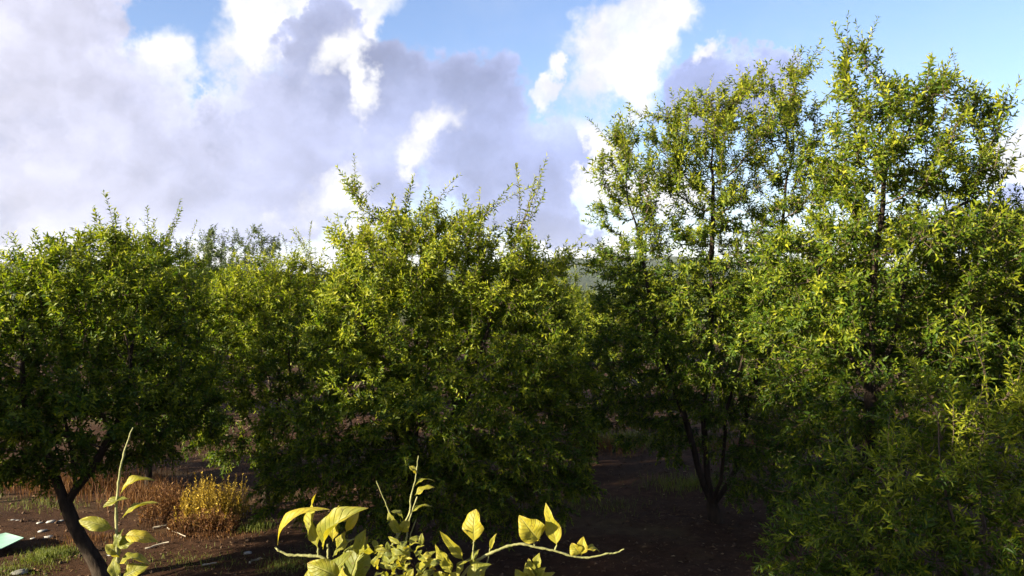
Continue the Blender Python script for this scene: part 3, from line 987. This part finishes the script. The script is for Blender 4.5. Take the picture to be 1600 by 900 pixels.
# ------------------------------------------------------------------ ground cover
def scatter_litter():
    r = np.random.default_rng(51)
    n = 26000
    y = 5.5 + 16 * r.random(n) ** 1.3
    x = (r.random(n) - 0.5) * 2 * (2.5 + y * 0.68)
    keep = (0.5 + 0.5 * np.sin(x * 1.7 + 1.3 * np.sin(y * 1.1)) * np.cos(y * 1.4)) > r.random(n) * 0.8
    x, y = x[keep], y[keep]
    n = len(x)
    P = np.stack([x, y, gh(x, y) + 0.012 + 0.012 * r.random(n)], -1)
    a = r.uniform(0, 6.28, n)
    D = np.stack([np.cos(a), np.sin(a), r.normal(0, 0.25, n)], -1)
    N = np.stack([r.normal(0, 0.35, n), r.normal(0, 0.35, n), np.ones(n)], -1)
    L = r.uniform(0.04, 0.085, n)
    V, T, tn = leaf_mesh(P, D, N, L, L * r.uniform(0.25, 0.45, n), np.clip(r.normal(0.42, 0.24, n), 0, 1))
    o = part('leaf_litter', V, T, M_LITTER, attrs={'tint': tn})
    tag(o, 'dry brown fallen leaves scattered over the orchard soil', 'leaf litter', kind='stuff')
    # clods and pebbles of the soil
    m = 4200
    y = 5.5 + 12 * r.random(m) ** 1.2
    x = (r.random(m) - 0.5) * 2 * (2 + y * 0.68)
    base = np.array([[1, 0, 0], [0, 1, 0], [-1, 0, 0], [0, -1, 0], [0, 0, 0.8], [0, 0, -0.6]], float)
    ft = np.array([[0, 1, 4], [1, 2, 4], [2, 3, 4], [3, 0, 4], [1, 0, 5], [2, 1, 5], [3, 2, 5], [0, 3, 5]])
    sc = 0.008 + 0.03 * r.random(m) ** 3
    V = base[None] * sc[:, None, None] * r.uniform(0.6, 1.4, (m, 6, 3)) + np.stack([x, y, gh(x, y) + sc * 0.3], -1)[:, None, :]
    T = (np.arange(m)[:, None, None] * 6 + ft[None]).reshape(-1, 3)
    o = part('soil_clods', V.reshape(-1, 3), T, simple_mat('clod', (0.035, 0.022, 0.015), (0.12, 0.08, 0.055), 30, 0.95, 0.4, 0.1))
    tag(o, 'small brown clods and pebbles lying on the orchard soil', 'soil', kind='stuff')


def blades(x, y, h, w, lean, r, tint):
    """upright grass blades, two bent segments each"""
    n = len(x)
    P = np.stack([x, y, gh(x, y) - 0.01], -1)
    a = r.uniform(0, 6.28, n)
    side = np.stack([np.cos(a), np.sin(a), np.zeros(n)], -1)
    b = r.uniform(0, 6.28, n)
    ld = np.stack([np.cos(b), np.sin(b), np.zeros(n)], -1) * (lean * r.random(n))[:, None]
    up = np.array([0, 0, 1.0])
    h = h[:, None]
    w = w[:, None]
    m = P + up * h * 0.55 + ld * h * 0.3
    t = P + up * h * (1 - 0.25 * lean) + ld * h
    V = np.stack([P - side * w / 2, P + side * w / 2, m + side * w * 0.4, m - side * w * 0.4, t], 1).reshape(-1, 3)
    o = np.arange(n)[:, None] * 5
    Q = o + np.array([[0, 1, 2, 3]])
    T = o + np.array([[3, 2, 4]])
    return V, [Q, T], np.repeat(tint, 5)


def patch(px, py, rx, ry, n, r):
    """points on the ground around a photograph pixel, radii in metres"""
    c = on_ground(px, py)
    u = r.normal(0, 0.5, (n, 2))
    return c[0] + u[:, 0] * rx, c[1] + u[:, 1] * ry


def build_grass():
    r = np.random.default_rng(61)
    X, Y, H = [], [], []
    for (px, py, rx, ry, n, h) in [(75, 868, 0.36, 0.42, 1500, 0.075), (20, 892, 0.5, 0.35, 500, 0.06), (60, 790, 0.9, 0.5, 300, 0.10), (340, 715, 0.4, 0.3, 160, 0.14), (445, 885, 0.35, 0.3, 500, 0.08),
                                    (1000, 690, 1.6, 0.8, 1800, 0.2), (930, 790, 0.8, 0.6, 500, 0.1), (560, 860, 0.6, 0.3, 400, 0.1), (300, 880, 0.9, 0.4, 400, 0.07), (1080, 760, 0.8, 0.6, 700, 0.16), (400, 830, 0.25, 0.2, 250, 0.14)]:
        x, y = patch(px, py, rx, ry, n, r)
        X.append(x)
        Y.append(y)
        H.append(h * r.uniform(0.5, 1.3, n))
    x, y, h = np.concatenate(X), np.concatenate(Y), np.concatenate(H)
    V, F, tn = blades(x, y, h, 0.004 + 0.02 * h, 0.7, r, np.clip(r.normal(0.5, 0.25, len(x)), 0, 1))
    o = part('grass', V, F, M_GRASS, attrs={'tint': tn})
    tag(o, 'short green grass growing in patches on the orchard soil', 'grass', kind='stuff')
    X, Y, H = [], [], []
    for (px, py, rx, ry, n, h) in [(60, 758, 1.5, 0.7, 900, 0.30), (160, 762, 1.2, 0.7, 1100, 0.34), (230, 785, 0.6, 0.4, 600, 0.34), (930, 700, 0.9, 0.8, 1500, 0.22), (320, 835, 0.8, 0.35, 1200, 0.07), (1180, 700, 1.5, 0.8, 1200, 0.2), (130, 842, 0.6, 0.3, 700, 0.08)]:
        x, y = patch(px, py, rx, ry, n, r)
        X.append(x)
        Y.append(y)
        H.append(h * r.uniform(0.5, 1.25, n))
    x, y, h = np.concatenate(X), np.concatenate(Y), np.concatenate(H)
    V, F, tn = blades(x, y, h, 0.004 + 0.012 * h, 0.5, r, np.clip(r.normal(0.4, 0.25, len(x)), 0, 1))
    o = part('dry_grass', V, F, M_DRY, attrs={'tint': tn})
    tag(o, 'rust brown dry grass growing behind the leaning forked trunk', 'grass', kind='stuff')


def weed_clump(px, py, w, dep, h, n, mat, label, seed, per=26):
    """a stand of upright weed stems set with small leaves"""
    r = np.random.default_rng(seed)
    c = on_ground(px, py)
    root = empty('weed_clump', tuple(c))
    tag(root, label, 'weeds', 'clumps of dry weeds')
    u = r.uniform(-1, 1, (n, 2))
    x = c[0] + u[:, 0] * w
    y = c[1] + u[:, 1] * dep
    hh = h * (1 - 0.35 * u[:, 0] ** 2) * r.uniform(0.6, 1.12, n)
    st = Acc()
    P, D, L = [], [], []
    for i in range(n):
        b = np.array([x[i], y[i], float(gh(x[i], y[i])) - 0.01])
        lean = np.array([r.normal(0, 0.14), r.normal(0, 0.14), 1.0])
        t = np.array([0, 0.5, 1.0])
        pts = b + lean * (t * hh[i])[:, None] + np.stack([r.normal(0, 0.01, 3)] * 3, 1) * t[:, None]
        V, Q = tube(pts, [0.0045, 0.0035, 0.0015], 3)
        st.add(V, Q)
        k = int(per * r.uniform(0.7, 1.3))
        tt = r.uniform(0.25, 1.0, k)
        P.append(b + lean * (tt * hh[i])[:, None])
        a = r.uniform(0, 6.28, k)
        D.append(np.stack([np.cos(a), np.sin(a), r.uniform(0.2, 1.4, k)], -1))
        L.append(r.uniform(0.025, 0.06, k) * (1.25 - 0.5 * tt))
    V, F = st.get()
    part('stem', V - c, F, mat, root, {'tint': np.full(len(V), 0.25)})
    P, D, L = np.concatenate(P), np.concatenate(D), np.concatenate(L)
    N = np.cross(D, r.normal(0, 1, D.shape))
    V, T, tn = leaf_mesh(P, D, N, L, L * 0.38, np.clip(r.normal(0.55, 0.25, len(P)), 0, 1))
    tag(part('leaves', V - c, T, mat, root, {'tint': tn}), kind='stuff')


scatter_litter()
build_grass()
weed_clump(322, 818, 0.34, 0.22, 0.66, 110, M_YELLOW, 'golden yellow clump of upright weeds on the bare soil', 71)
weed_clump(258, 815, 0.28, 0.25, 0.58, 110, M_DRY, 'rust brown dry weed clump left of the golden yellow weeds', 72, 18)
weed_clump(366, 812, 0.16, 0.18, 0.62, 50, M_YELLOW, 'thin straw-coloured weed clump right of the golden yellow weeds', 73, 18)
weed_clump(318, 834, 0.46, 0.14, 0.34, 120, M_DRY, 'short russet weed fringe in front of the golden yellow weeds', 74, 14)

# ------------------------------------------------------------------ small things on the ground
M_STONE = simple_mat('pale_limestone', (0.22, 0.22, 0.22), (0.42, 0.41, 0.39), 20, 0.9, 0.4, 0.2)
M_STONE_GREY = simple_mat('grey_limestone', (0.14, 0.135, 0.13), (0.28, 0.27, 0.25), 20, 0.9, 0.4, 0.2)
M_SHEET = simple_mat('pale_green_plastic', (0.10, 0.20, 0.17), (0.15, 0.26, 0.22), 5, 0.45, 0.15, 0.4)
M_STICK = simple_mat('bleached_wood', (0.22, 0.19, 0.15), (0.42, 0.38, 0.31), 25, 0.85, 0.4, 0.2)


def stone(px, py, wpx, label, seed, mat=M_STONE, flat=0.3):
    r = np.random.default_rng(seed)
    c = on_ground(px, py)
    w = wpx / FPX * c[1] / 2
    n, m = 5, 9
    V = []
    for i in range(1, n):
        th = math.pi * i / n
        for j in range(m):
            ph = 2 * math.pi * j / m
            q = 1 + r.normal(0, 0.22)
            z = max(-0.6, min(0.75, math.cos(th) * 1.1)) * flat
            V.append((math.sin(th) ** 0.6 * math.cos(ph) * q, math.sin(th) ** 0.6 * math.sin(ph) * q * 0.75, z))
    V.append((0, 0, 0.8 * flat))
    V.append((0, 0, -0.6 * flat))
    V = np.array(V) * w
    a = r.uniform(0, 6.28) * 0.2
    V = V @ np.array([[math.cos(a), math.sin(a), 0], [-math.sin(a), math.cos(a), 0], [0, 0, 1]])
    Q, T = [], []
    for i in range(n - 2):
        for j in range(m):
            Q.append((i * m + j, (i + 1) * m + j, (i + 1) * m + (j + 1) % m, i * m + (j + 1) % m))
    a, b = len(V) - 2, len(V) - 1
    for j in range(m):
        T.append((a, j, (j + 1) % m))
        T.append((b, (n - 2) * m + (j + 1) % m, (n - 2) * m + j))
    o = part('stone', V, [np.array(Q), np.array(T)], mat)
    o.location = (c[0], c[1], c[2] + 0.3 * flat * w)
    tag(o, label, 'stone', 'pale stones on the soil')


LST = 'small pale stone on the soil beside the leaning forked trunk'
stone(80, 817, 13, 'largest flat white stone of the cluster behind the green grass patch', 1)
stone(76, 837, 14, 'long flat white stone at the edge of the green grass patch', 2)
stone(65, 830, 11, LST, 3)
stone(62, 819, 9, LST, 4)
stone(96, 814, 9, LST, 5)
stone(51, 839, 8, LST, 6)
stone(20, 814, 9, LST, 7)
stone(27, 814, 8, LST, 8)
stone(174, 866, 11, 'white stone at the foot of the leaning forked trunk', 9)
stone(387, 868, 14, 'white stone alone on bare soil below the golden weeds', 10)
stone(31, 895, 28, 'flat grey stone in front of the green grass patch', 11, M_STONE_GREY, 0.25)


def sheet():
    pts = [(-40, 852), (9, 845), (37, 853), (2, 866), (-60, 878)]
    c = on_ground(5, 856)
    top = []
    for i, (a, b) in enumerate(pts):
        g = on_ground(a, b)
        top.append([g[0], g[1], 0.06 + (0.05 if i in (1, 2) else 0.015)])
    top = np.array(top)
    n = len(top)
    V = np.concatenate([top, top - np.array([0, 0, 0.012])]) - c
    o = part('plastic_sheet', V, [np.array([[i, (i + 1) % n, n + (i + 1) % n, n + i] for i in range(n)])] + [np.array([list(range(n))]), np.array([list(range(2 * n - 1, n - 1, -1))])], M_SHEET)
    o.location = tuple(c)
    tag(o, 'pale green flat plastic sheet lying on the soil beside the grass', 'sheet')


sheet()


def stick(p0, p1, rad, label, seed, lift=0.02):
    r = np.random.default_rng(seed)
    a, b = on_ground(*p0), on_ground(*p1)
    t = np.linspace(0, 1, 6)
    pts = a + (b - a) * t[:, None] + r.normal(0, 0.012, (6, 3)) * np.array([1, 1, 0.3])
    pts[:, 2] = gh(pts[:, 0], pts[:, 1]) + rad + lift * t
    V, Q = tube(pts, np.linspace(rad, rad * 0.6, 6), 6)
    o = part('stick', V - a, Q, M_STICK, smooth=True)
    o.location = tuple(a)
    tag(o, label, 'stick', 'fallen sticks')


stick((238, 824), (259, 821), 0.018, 'pale bleached stick in front of the rust brown weeds', 1)
stick((262, 822), (290, 845), 0.009, 'thin fallen stick between the rust brown weeds and bare soil', 2)
stick((388, 880), (408, 876), 0.014, 'short grey stick beside the lone white stone', 3)
stick((228, 858), (262, 853), 0.014, 'brown fallen stick on bare soil between trunk and weeds', 4)
stick((330, 690), (352, 680), 0.02, 'pale fallen branch on the soil behind the golden weeds', 5)
stick((312, 888), (336, 884), 0.012, 'straw-coloured stick on open soil below the golden weeds', 6)


# ------------------------------------------------------------------ the air between here and the hills
def build_haze():
    h, z0, z1 = 4200.0, -1.5, 140.0
    V = np.array([(x, y, z) for z in (z0, z1) for y in (-h, h + 16) for x in (-h, h)], float)
    F = np.array([(0, 2, 3, 1), (4, 5, 7, 6), (0, 1, 5, 4), (2, 6, 7, 3), (0, 4, 6, 2), (1, 3, 7, 5)])
    m, t, out = new_mat('thin_haze')
    pv = t.node('ShaderNodeVolumePrincipled')
    pv.inputs['Color'].default_value = (0.88, 0.93, 1.0, 1)
    pv.inputs['Density'].default_value = 0.00008
    pv.inputs['Anisotropy'].default_value = 0.0
    t.put(out.inputs['Volume'], pv.outputs[0])
    tag(part('haze', V, F, m), 'thin pale haze in the air in front of the hills', 'haze', kind='stuff')


build_haze()


# ------------------------------------------------------------------ citrus tree in the foreground
def citrus_material():
    m, t, out = new_mat('citrus_leaf')
    u = attr(t, 'along')
    v = attr(t, 'across')
    f = attr(t, 'tint')
    tc = t.node('ShaderNodeTexCoord')
    av = t.math('ABSOLUTE', v)
    # side veins run forward from the midrib
    ph = t.math('SUBTRACT', t.math('MULTIPLY', u, 9.0), t.math('MULTIPLY', av, 2.2))
    vein = t.remap(t.math('ABSOLUTE', t.math('SUBTRACT', t.math('FRACT', ph), 0.5)), 0.0, 0.13, 1.0, 0.0)
    mid = t.remap(av, 0.03, 0.10, 1.0, 0.0)
    vein = t.math('MAXIMUM', t.math('MULTIPLY', vein, 0.55), mid)
    mott = t.noise(tc.outputs['Object'], 32, 5, 0.65)
    ff = t.math('ADD', f, t.math('MULTIPLY', t.math('SUBTRACT', mott, 0.5), 0.95))
    ff = t.math('ADD', ff, t.math('MULTIPLY', t.math('POWER', av, 2.0), 0.14))
    col = t.ramp(ff, [(0.05, (0.040, 0.065, 0.010)), (0.4, (0.16, 0.175, 0.022)), (0.72, (0.30, 0.27, 0.022)), (1.0, (0.40, 0.30, 0.028))])
    col = t.mix(t.math('MULTIPLY', vein, 0.40), col, (0.36, 0.34, 0.10, 1))
    tipb = t.math('ADD', t.remap(u, 0.80, 1.0), t.remap(av, 0.80, 1.0, 0.0, 0.55))
    tipb = t.remap(t.math('ADD', tipb, t.math('MULTIPLY', t.math('SUBTRACT', t.noise(tc.outputs['Object'], 70, 4, 0.6), 0.5), 2.2)), 0.75, 1.15)
    col = t.mix(t.math('MULTIPLY', tipb, 0.75), col, (0.17, 0.09, 0.025, 1))
    spots = t.remap(t.noise(tc.outputs['Object'], 110, 3, 0.6), 0.64, 0.70)
    col = t.mix(t.math('MULTIPLY', spots, 0.6), col, (0.10, 0.055, 0.012, 1))
    pb = t.node('ShaderNodeBsdfPrincipled')
    t.put(pb.inputs['Base Color'], col)
    pb.inputs['Roughness'].default_value = 0.52
    pb.inputs['Specular IOR Level'].default_value = 0.35
    b = t.node('ShaderNodeBump')
    b.inputs['Strength'].default_value = 0.8
    b.inputs['Distance'].default_value = 0.003
    t.put(b.inputs['Height'], t.math('SUBTRACT', t.math('MULTIPLY', mott, 0.6), vein))
    t.put(pb.inputs['Normal'], b.outputs[0])
    tr = t.node('ShaderNodeBsdfTranslucent')
    t.put(tr.inputs['Color'], t.vmath('MULTIPLY', col, (1.15, 1.05, 0.45)))
    mx = t.node('ShaderNodeMixShader')
    mx.inputs[0].default_value = 0.46
    t.put(mx.inputs[1], pb.outputs[0])
    t.put(mx.inputs[2], tr.outputs[0])
    t.put(out.inputs['Surface'], mx.outputs[0])
    return m


M_CITRUS = citrus_material()
M_CSTEM = simple_mat('citrus_green_stem', (0.12, 0.13, 0.04), (0.22, 0.21, 0.09), 40, 0.6, 0.3, 0.3)
M_CBARK = bark_material('citrus_bark', (0.06, 0.05, 0.035), (0.16, 0.14, 0.10), 25)


def citrus_leaf(p0, p1, width, N, bend=0.12, fold=0.35, wave=0.11, twist=0.8, shape=0.85, seed=0, nu=16, nv=8):
    """vertices and faces of one blade from p0 (petiole end) to p1 (tip); N its upper side"""
    r = np.random.default_rng(seed)
    p0 = np.array(p0, float)
    p1 = np.array(p1, float)
    Ln = np.linalg.norm(p1 - p0)
    D = (p1 - p0) / Ln
    S = nrm(np.cross(D, N))
    N = np.cross(S, D)
    u = np.linspace(0, 1, nu + 1)
    ub = np.clip((u - 0.10) / 0.90, 0, 1)
    prof = np.sin(np.pi * ub ** shape) ** 0.72 * (1 - 0.12 * ub)
    prof = np.maximum(prof, 0.05)          # the first tenth is the petiole
    prof[-1] = 0.02
    curl = r.uniform(-0.08, 0.30)
    asym = r.uniform(-0.12, 0.12)
    v = np.linspace(-1, 1, nv + 1)
    U, Vv = np.meshgrid(u, v, indexing='ij')
    ang = twist * (U - 0.3)
    w = prof[:, None] * width / 2
    lift = fold * np.abs(Vv) ** 1.3 * w + wave * width * np.sin(U * 13 + r.uniform(0, 6) + Vv * 1.2) * np.abs(Vv) ** 2 * (prof[:, None])
    lift -= 0.10 * width * (np.abs(Vv) > 0.99) * prof[:, None]
    lift += 0.022 * width * np.sin(U * 27 + r.uniform(0, 6)) * np.sin(Vv * 5 + r.uniform(0, 6)) * prof[:, None]
    side = Vv * w * math.cos(min(fold, 1.3) * 0.6) * (1 + asym * np.sign(Vv))
    ss = side * np.cos(ang) - lift * np.sin(ang)
    nn = side * np.sin(ang) + lift * np.cos(ang)
    nn = nn + bend * Ln * 4 * U * (1 - U) - curl * Ln * np.clip(U - 0.55, 0, 1) ** 2 * 3
    P = p0 + D * (U * Ln)[..., None] + S * ss[..., None] + N * nn[..., None]
    V = P.reshape(-1, 3)
    i = np.arange(nu)[:, None] * (nv + 1)
    j = np.arange(nv)[None, :]
    a = (i + j).reshape(-1)
    Q = np.stack([a, a + 1, a + nv + 2, a + nv + 1], -1)
    return V, Q, U.ravel(), Vv.ravel()


def build_citrus():
    base = np.array([-0.22, 1.62, 0.0])
    root = empty('citrus_tree', tuple(base))
    tag(root, 'sunlit citrus tree with large yellowing leaves on green shoots', 'tree')
    r = np.random.default_rng(81)
    cnt = [0]

    def leaf(b, t, w, N=(0, -1, 0.4), tint=0.6, d=1.4, dd=0.0, **kw):
        cnt[0] += 1
        p0 = at(b[0], b[1], d)
        p1 = at(t[0], t[1], d + dd)
        N = np.array(N, float) + r.normal(0, 0.16, 3)
        V, Q, U, Vv = citrus_leaf(p0, p1, w / FPX * d, N, seed=cnt[0] + 500, **kw)
        o = part('leaf', V - p0, Q, M_CITRUS, root, {'along': U, 'across': Vv, 'tint': np.full(len(V), tint)}, smooth=True)
        o.location = tuple(p0 - base)
        return p0

    def stem(pts, r0, r1, d=1.4, mat=M_CSTEM, raw=False, name='shoot', sides=7):
        p = np.array(pts, float) if raw else np.array([at(a[0], a[1], d + (a[2] if len(a) > 2 else 0)) for a in pts])
        # resample to a smooth wavy line with small nodes
        q = []
        m = len(p)
        for i in range(m - 1):
            a0, a1, a2, a3 = p[max(i - 1, 0)], p[i], p[i + 1], p[min(i + 2, m - 1)]
            for t in np.linspace(0, 1, 6, endpoint=False):
                q.append(0.5 * ((2 * a1) + (-a0 + a2) * t + (2 * a0 - 5 * a1 + 4 * a2 - a3) * t * t + (-a0 + 3 * a1 - 3 * a2 + a3) * t ** 3))
        q.append(p[-1])
        q = np.array(q)
        rad = np.linspace(r0, r1, len(q)) * (0.85 + 0.30 * (np.arange(len(q)) % 7 == 3))
        if r0 < 0.006:
            q[1:-1] += r.normal(0, 0.00035, (len(q) - 2, 3))
        V, Q = tube(q, rad, sides)
        return part(name, V - base, Q, mat, root, smooth=True)

    up = (-0.3, -0.35, 1.0)
    cm = (-0.35, -1.0, 0.35)
    # left shoot
    dl = 1.5
    stem([(192, 960), (187, 905), (183, 860), (182, 800), (185, 755), (192, 715), (200, 688), (208, 668)], 0.0040, 0.0014, dl)
    for b, t, w, N, ti, kw in [
            ((188, 772), (238, 746), 22, (-0.3, -0.6, 1.0), 0.62, dict(bend=0.16, fold=0.7)),
            ((202, 779), (161, 793), 17, up, 0.45, dict(bend=0.10, fold=0.5)),
            ((188, 812), (248, 784), 24, (-0.3, -0.5, 1.0), 0.5, dict(bend=0.10, fold=0.5, wave=0.10)),
            ((180, 828), (124, 814), 24, (-0.2, -0.8, 0.7), 0.55, dict(bend=0.20, fold=0.3)),
            ((192, 838), (246, 845), 24, (0.2, -0.8, 0.9), 0.75, dict(bend=0.18, fold=0.3)),
            ((180, 852), (216, 843), 22, cm, 0.32, dict(bend=0.1)),
            ((188, 872), (165, 851), 20, up, 0.55, dict(bend=0.1, fold=0.5)),
            ((184, 884), (233, 878), 26, (-0.2, -0.5, 1), 0.5, dict(bend=0.25, fold=0.4)),
            ((190, 905), (232, 884), 34, cm, 0.5, dict(bend=0.08)),
            ((182, 858), (192, 826), 20, cm, 0.28, dict(bend=0.1)),
            ((184, 905), (177, 872), 22, cm, 0.4, dict(bend=0.1)),
            ((186, 930), (160, 905), 26, cm, 0.5, dict(bend=0.1))]:
        leaf(b, t, w, N, ti, dl, **kw)
    # big cluster: curved twig with the long arched leaf
    stem([(560, 935), (530, 895), (505, 872), (480, 868), (452, 867), (436, 860), (430, 855)], 0.0040, 0.0018)
    stem([(497, 868), (497, 856)], 0.0022, 0.0018)
    stem([(513, 872), (512, 850)], 0.0022, 0.0018)
    leaf((434, 852), (512, 794), 30, (-0.75, -0.55, 0.75), 0.80, bend=0.22, fold=0.55, wave=0.05, dd=-0.03)
    leaf((497, 858), (486, 772), 46, (-0.5, -1.0, 0.2), 0.55, bend=0.06, fold=0.35, dd=0.03)
    leaf((505, 858), (566, 793), 44, (0.4, -0.6, 0.9), 0.50, bend=0.14, fold=0.9, dd=-0.05)
    leaf((520, 846), (532, 788), 26, cm, 0.78, d=1.46, bend=0.1)
    leaf((540, 832), (563, 793), 16, (0.3, -1, 0.2), 0.85, d=1.45, bend=0.2)
    leaf((535, 815), (548, 806), 14, up, 0.8, d=1.45)
    leaf((536, 905), (480, 880), 42, (-0.2, -0.9, 0.6), 0.50, bend=0.22, fold=0.3, d=1.33)
    leaf((545, 925), (575, 838), 62, (-0.45, -1.0, 0.45), 0.30, bend=0.08, fold=0.2, d=1.41)
    leaf((515, 925), (545, 862), 46, (-0.5, -0.9, 0.6), 0.35, bend=0.1, d=1.37)
    leaf((560, 870), (573, 826), 24, (0.3, -0.6, 0.9), 0.45, bend=0.2, fold=0.6)
    leaf((530, 862), (541, 830), 24, cm, 0.6, d=1.45)
    leaf((520, 870), (560, 842), 26, up, 0.4, d=1.44)
    leaf((500, 930), (484, 884), 36, cm, 0.45, d=1.38)
    leaf((552, 935), (535, 885), 40, cm, 0.62, d=1.32)
    # tall thin shoots of the cluster
    stem([(640, 960), (622, 905), (606, 868), (622, 838), (640, 800), (641, 780), (650, 745), (654, 712)], 0.0032, 0.0011, 1.45)
    stem([(630, 905), (634, 850), (640, 812), (652, 776)], 0.0022, 0.0012, 1.45)
    stem([(640, 880), (641, 840), (650, 812)], 0.0018, 0.001, 1.47)
    stem([(622, 838), (614, 814), (604, 790), (588, 751)], 0.0020, 0.0008, 1.45)
    for b, t, w, N, ti in [((651, 742), (640, 728), 12, up, 0.62), ((646, 762), (678, 748), 13, up, 0.45), ((648, 774), (680, 762), 18, (-0.2, -0.7, 0.9), 0.6), ((641, 803), (676, 790), 13, up, 0.48),
                           ((614, 816), (607, 800), 12, cm, 0.5), ((626, 834), (612, 806), 18, cm, 0.5), ((628, 832), (640, 812), 20, (-0.2, -1, 0.5), 0.62), ((630, 812), (612, 798), 14, up, 0.4)]:
        leaf(b, t, w, N, ti, 1.45, bend=0.14, fold=0.5)
    for k in range(74):
        a = r.uniform(582, 672)
        b = 838 + 75 * r.random() ** 0.7 + abs(a - 628) * 0.35
        ang = r.uniform(-2.9, 0.2)
        l = r.uniform(14, 26)
        leaf((a, b), (a + l * math.cos(ang), b + l * math.sin(ang) * 0.8), r.uniform(9, 17), (r.normal(-0.3, 0.5), -0.8, r.uniform(0.1, 1)), float(np.clip(r.normal(0.42, 0.15), 0.1, 0.85)), d=r.uniform(1.22, 1.42), dd=r.normal(0, 0.02), bend=r.uniform(0.02, 0.25), fold=r.uniform(0.2, 0.8))
    # right branch with five upright leaves
    stem([(700, 935), (728, 892), (750, 873), (772, 862), (792, 854), (815, 850), (838, 855), (868, 861), (900, 870), (925, 870), (950, 865), (962, 864), (975, 858)], 0.0034, 0.0013)
    stem([(760, 885), (764, 865), (768, 848)], 0.0013, 0.0009)
    stem([(739, 872), (740, 850), (741, 842)], 0.0016, 0.0012)
    stem([(836, 855), (835, 846)], 0.0016, 0.0013)
    stem([(866, 862), (870, 852)], 0.0018, 0.0014)
    stem([(900, 870), (902, 864)], 0.0016, 0.0013)
    stem([(899, 871), (893, 866)], 0.0016, 0.0010)
    leaf((741, 850), (742, 797), 40, (-0.3, -1.0, 0.15), 0.72, bend=0.05, fold=0.25, shape=1.15)
    leaf((737, 832), (724, 826), 12, up, 0.4)
    leaf((843, 846), (812, 806), 46, (-0.6, -1.0, 0.35), 0.74, bend=0.06, fold=0.5, shape=0.62)
    leaf((836, 846), (846, 842), 10, up, 0.6)
    leaf((870, 854), (850, 789), 27, (-0.3, -1.0, 0.1), 0.74, bend=-0.10, fold=0.35, shape=0.62)
    leaf((908, 866), (893, 848), 24, (-0.4, -1.0, 0.4), 0.74, bend=0.1, fold=0.4)
    leaf((908, 868), (912, 840), 20, (-0.1, -1.0, 0.3), 0.78, bend=0.05, fold=0.5)
    leaf((912, 858), (937, 862), 16, (0.2, -0.6, 1), 0.60, bend=0.2, fold=0.4)
    leaf((766, 860), (777, 833), 9, cm, 0.66, fold=0.8)
    leaf((706, 898), (679, 852), 24, (-0.4, -1.0, 0.3), 0.60, bend=-0.05, fold=0.4, shape=0.7)
    leaf((724, 876), (687, 829), 18, (-0.2, -1.0, 0.4), 0.66, bend=-0.08, fold=0.6, shape=0.6)
    leaf((712, 905), (737, 870), 24, (-0.5, -0.6, 0.9), 0.45, bend=0.1, fold=0.4)
    leaf((740, 888), (748, 858), 22, (-0.6, -0.8, 0.6), 0.36, bend=0.15)
    leaf((730, 912), (768, 882), 36, (-0.4, -0.7, 0.8), 0.42, bend=0.15, d=1.36)
    leaf((706, 912), (676, 894), 24, cm, 0.5)
    leaf((700, 925), (722, 892), 26, cm, 0.6, d=1.36)
    leaf((742, 925), (752, 892), 30, cm, 0.45, d=1.34)
    # low shoot right of it
    stem([(826, 960), (836, 905), (838, 870)], 0.0022, 0.0012)
    for b, t, w, ti in [((838, 890), (843, 864), 17, 0.5), ((834, 895), (826, 872), 15, 0.5), ((840, 905), (852, 886), 16, 0.55), ((828, 915), (806, 890), 24, 0.58), ((835, 915), (822, 880), 20, 0.62), ((848, 915), (866, 894), 20, 0.55), ((838, 900), (832, 884), 14, 0.4)]:
        leaf(b, t, w, (-0.35, -0.9, 0.5), ti, bend=0.12, fold=0.5)
    # limbs and trunk below the frame
    top = base + np.array([0.0, 0, 1.5])
    stem([base - (0, 0, 0.08), base + (0.02, 0, 0.5), base + (-0.02, 0.01, 1.1), top], 0.050, 0.036, mat=M_CBARK, raw=True, name='trunk', sides=12)
    ends = [(192, 960, 1.5), (560, 935, 1.4), (640, 960, 1.45), (700, 935, 1.4), (826, 960, 1.4)]
    for k, (a, b, d) in enumerate(ends):
        e = at(a, b, d)
        mid = top * 0.45 + e * 0.55 + np.array([0, 0.05, -0.08])
        stem([top - (0, 0, 0.03), mid, e], 0.020, 0.0040, mat=M_CBARK, raw=True, name='limb', sides=8)
    acc = Acc()
    U, W, T = [], [], []
    for k in range(420):
        q = nrm(r.normal(0, 1, 3)) * r.random() ** 0.4
        p = np.array([-0.22, 1.5, 2.05]) + q * np.array([0.75, 0.42, 0.5])
        dr = nrm(q + r.normal(0, 0.5, 3) + np.array([0, 0, -0.2]))
        l = r.uniform(0.06, 0.11)
        V, Q, uu, vv = citrus_leaf(p, p + dr * l, l * 0.5, np.array([r.normal(0, .4), r.normal(0, .4), 1.0]), bend=0.1, seed=k, nu=5, nv=4)
        acc.add(V, Q)
        U.append(uu)
        W.append(vv)
        T.append(np.full(len(V), np.clip(r.normal(0.4, 0.15), 0.1, 0.9)))
    V, F = acc.get()
    tag(part('crown', V - base, F, M_CITRUS, root, {'along': np.concatenate(U), 'across': np.concatenate(W), 'tint': np.concatenate(T)}, smooth=True), kind='stuff')


build_citrus()
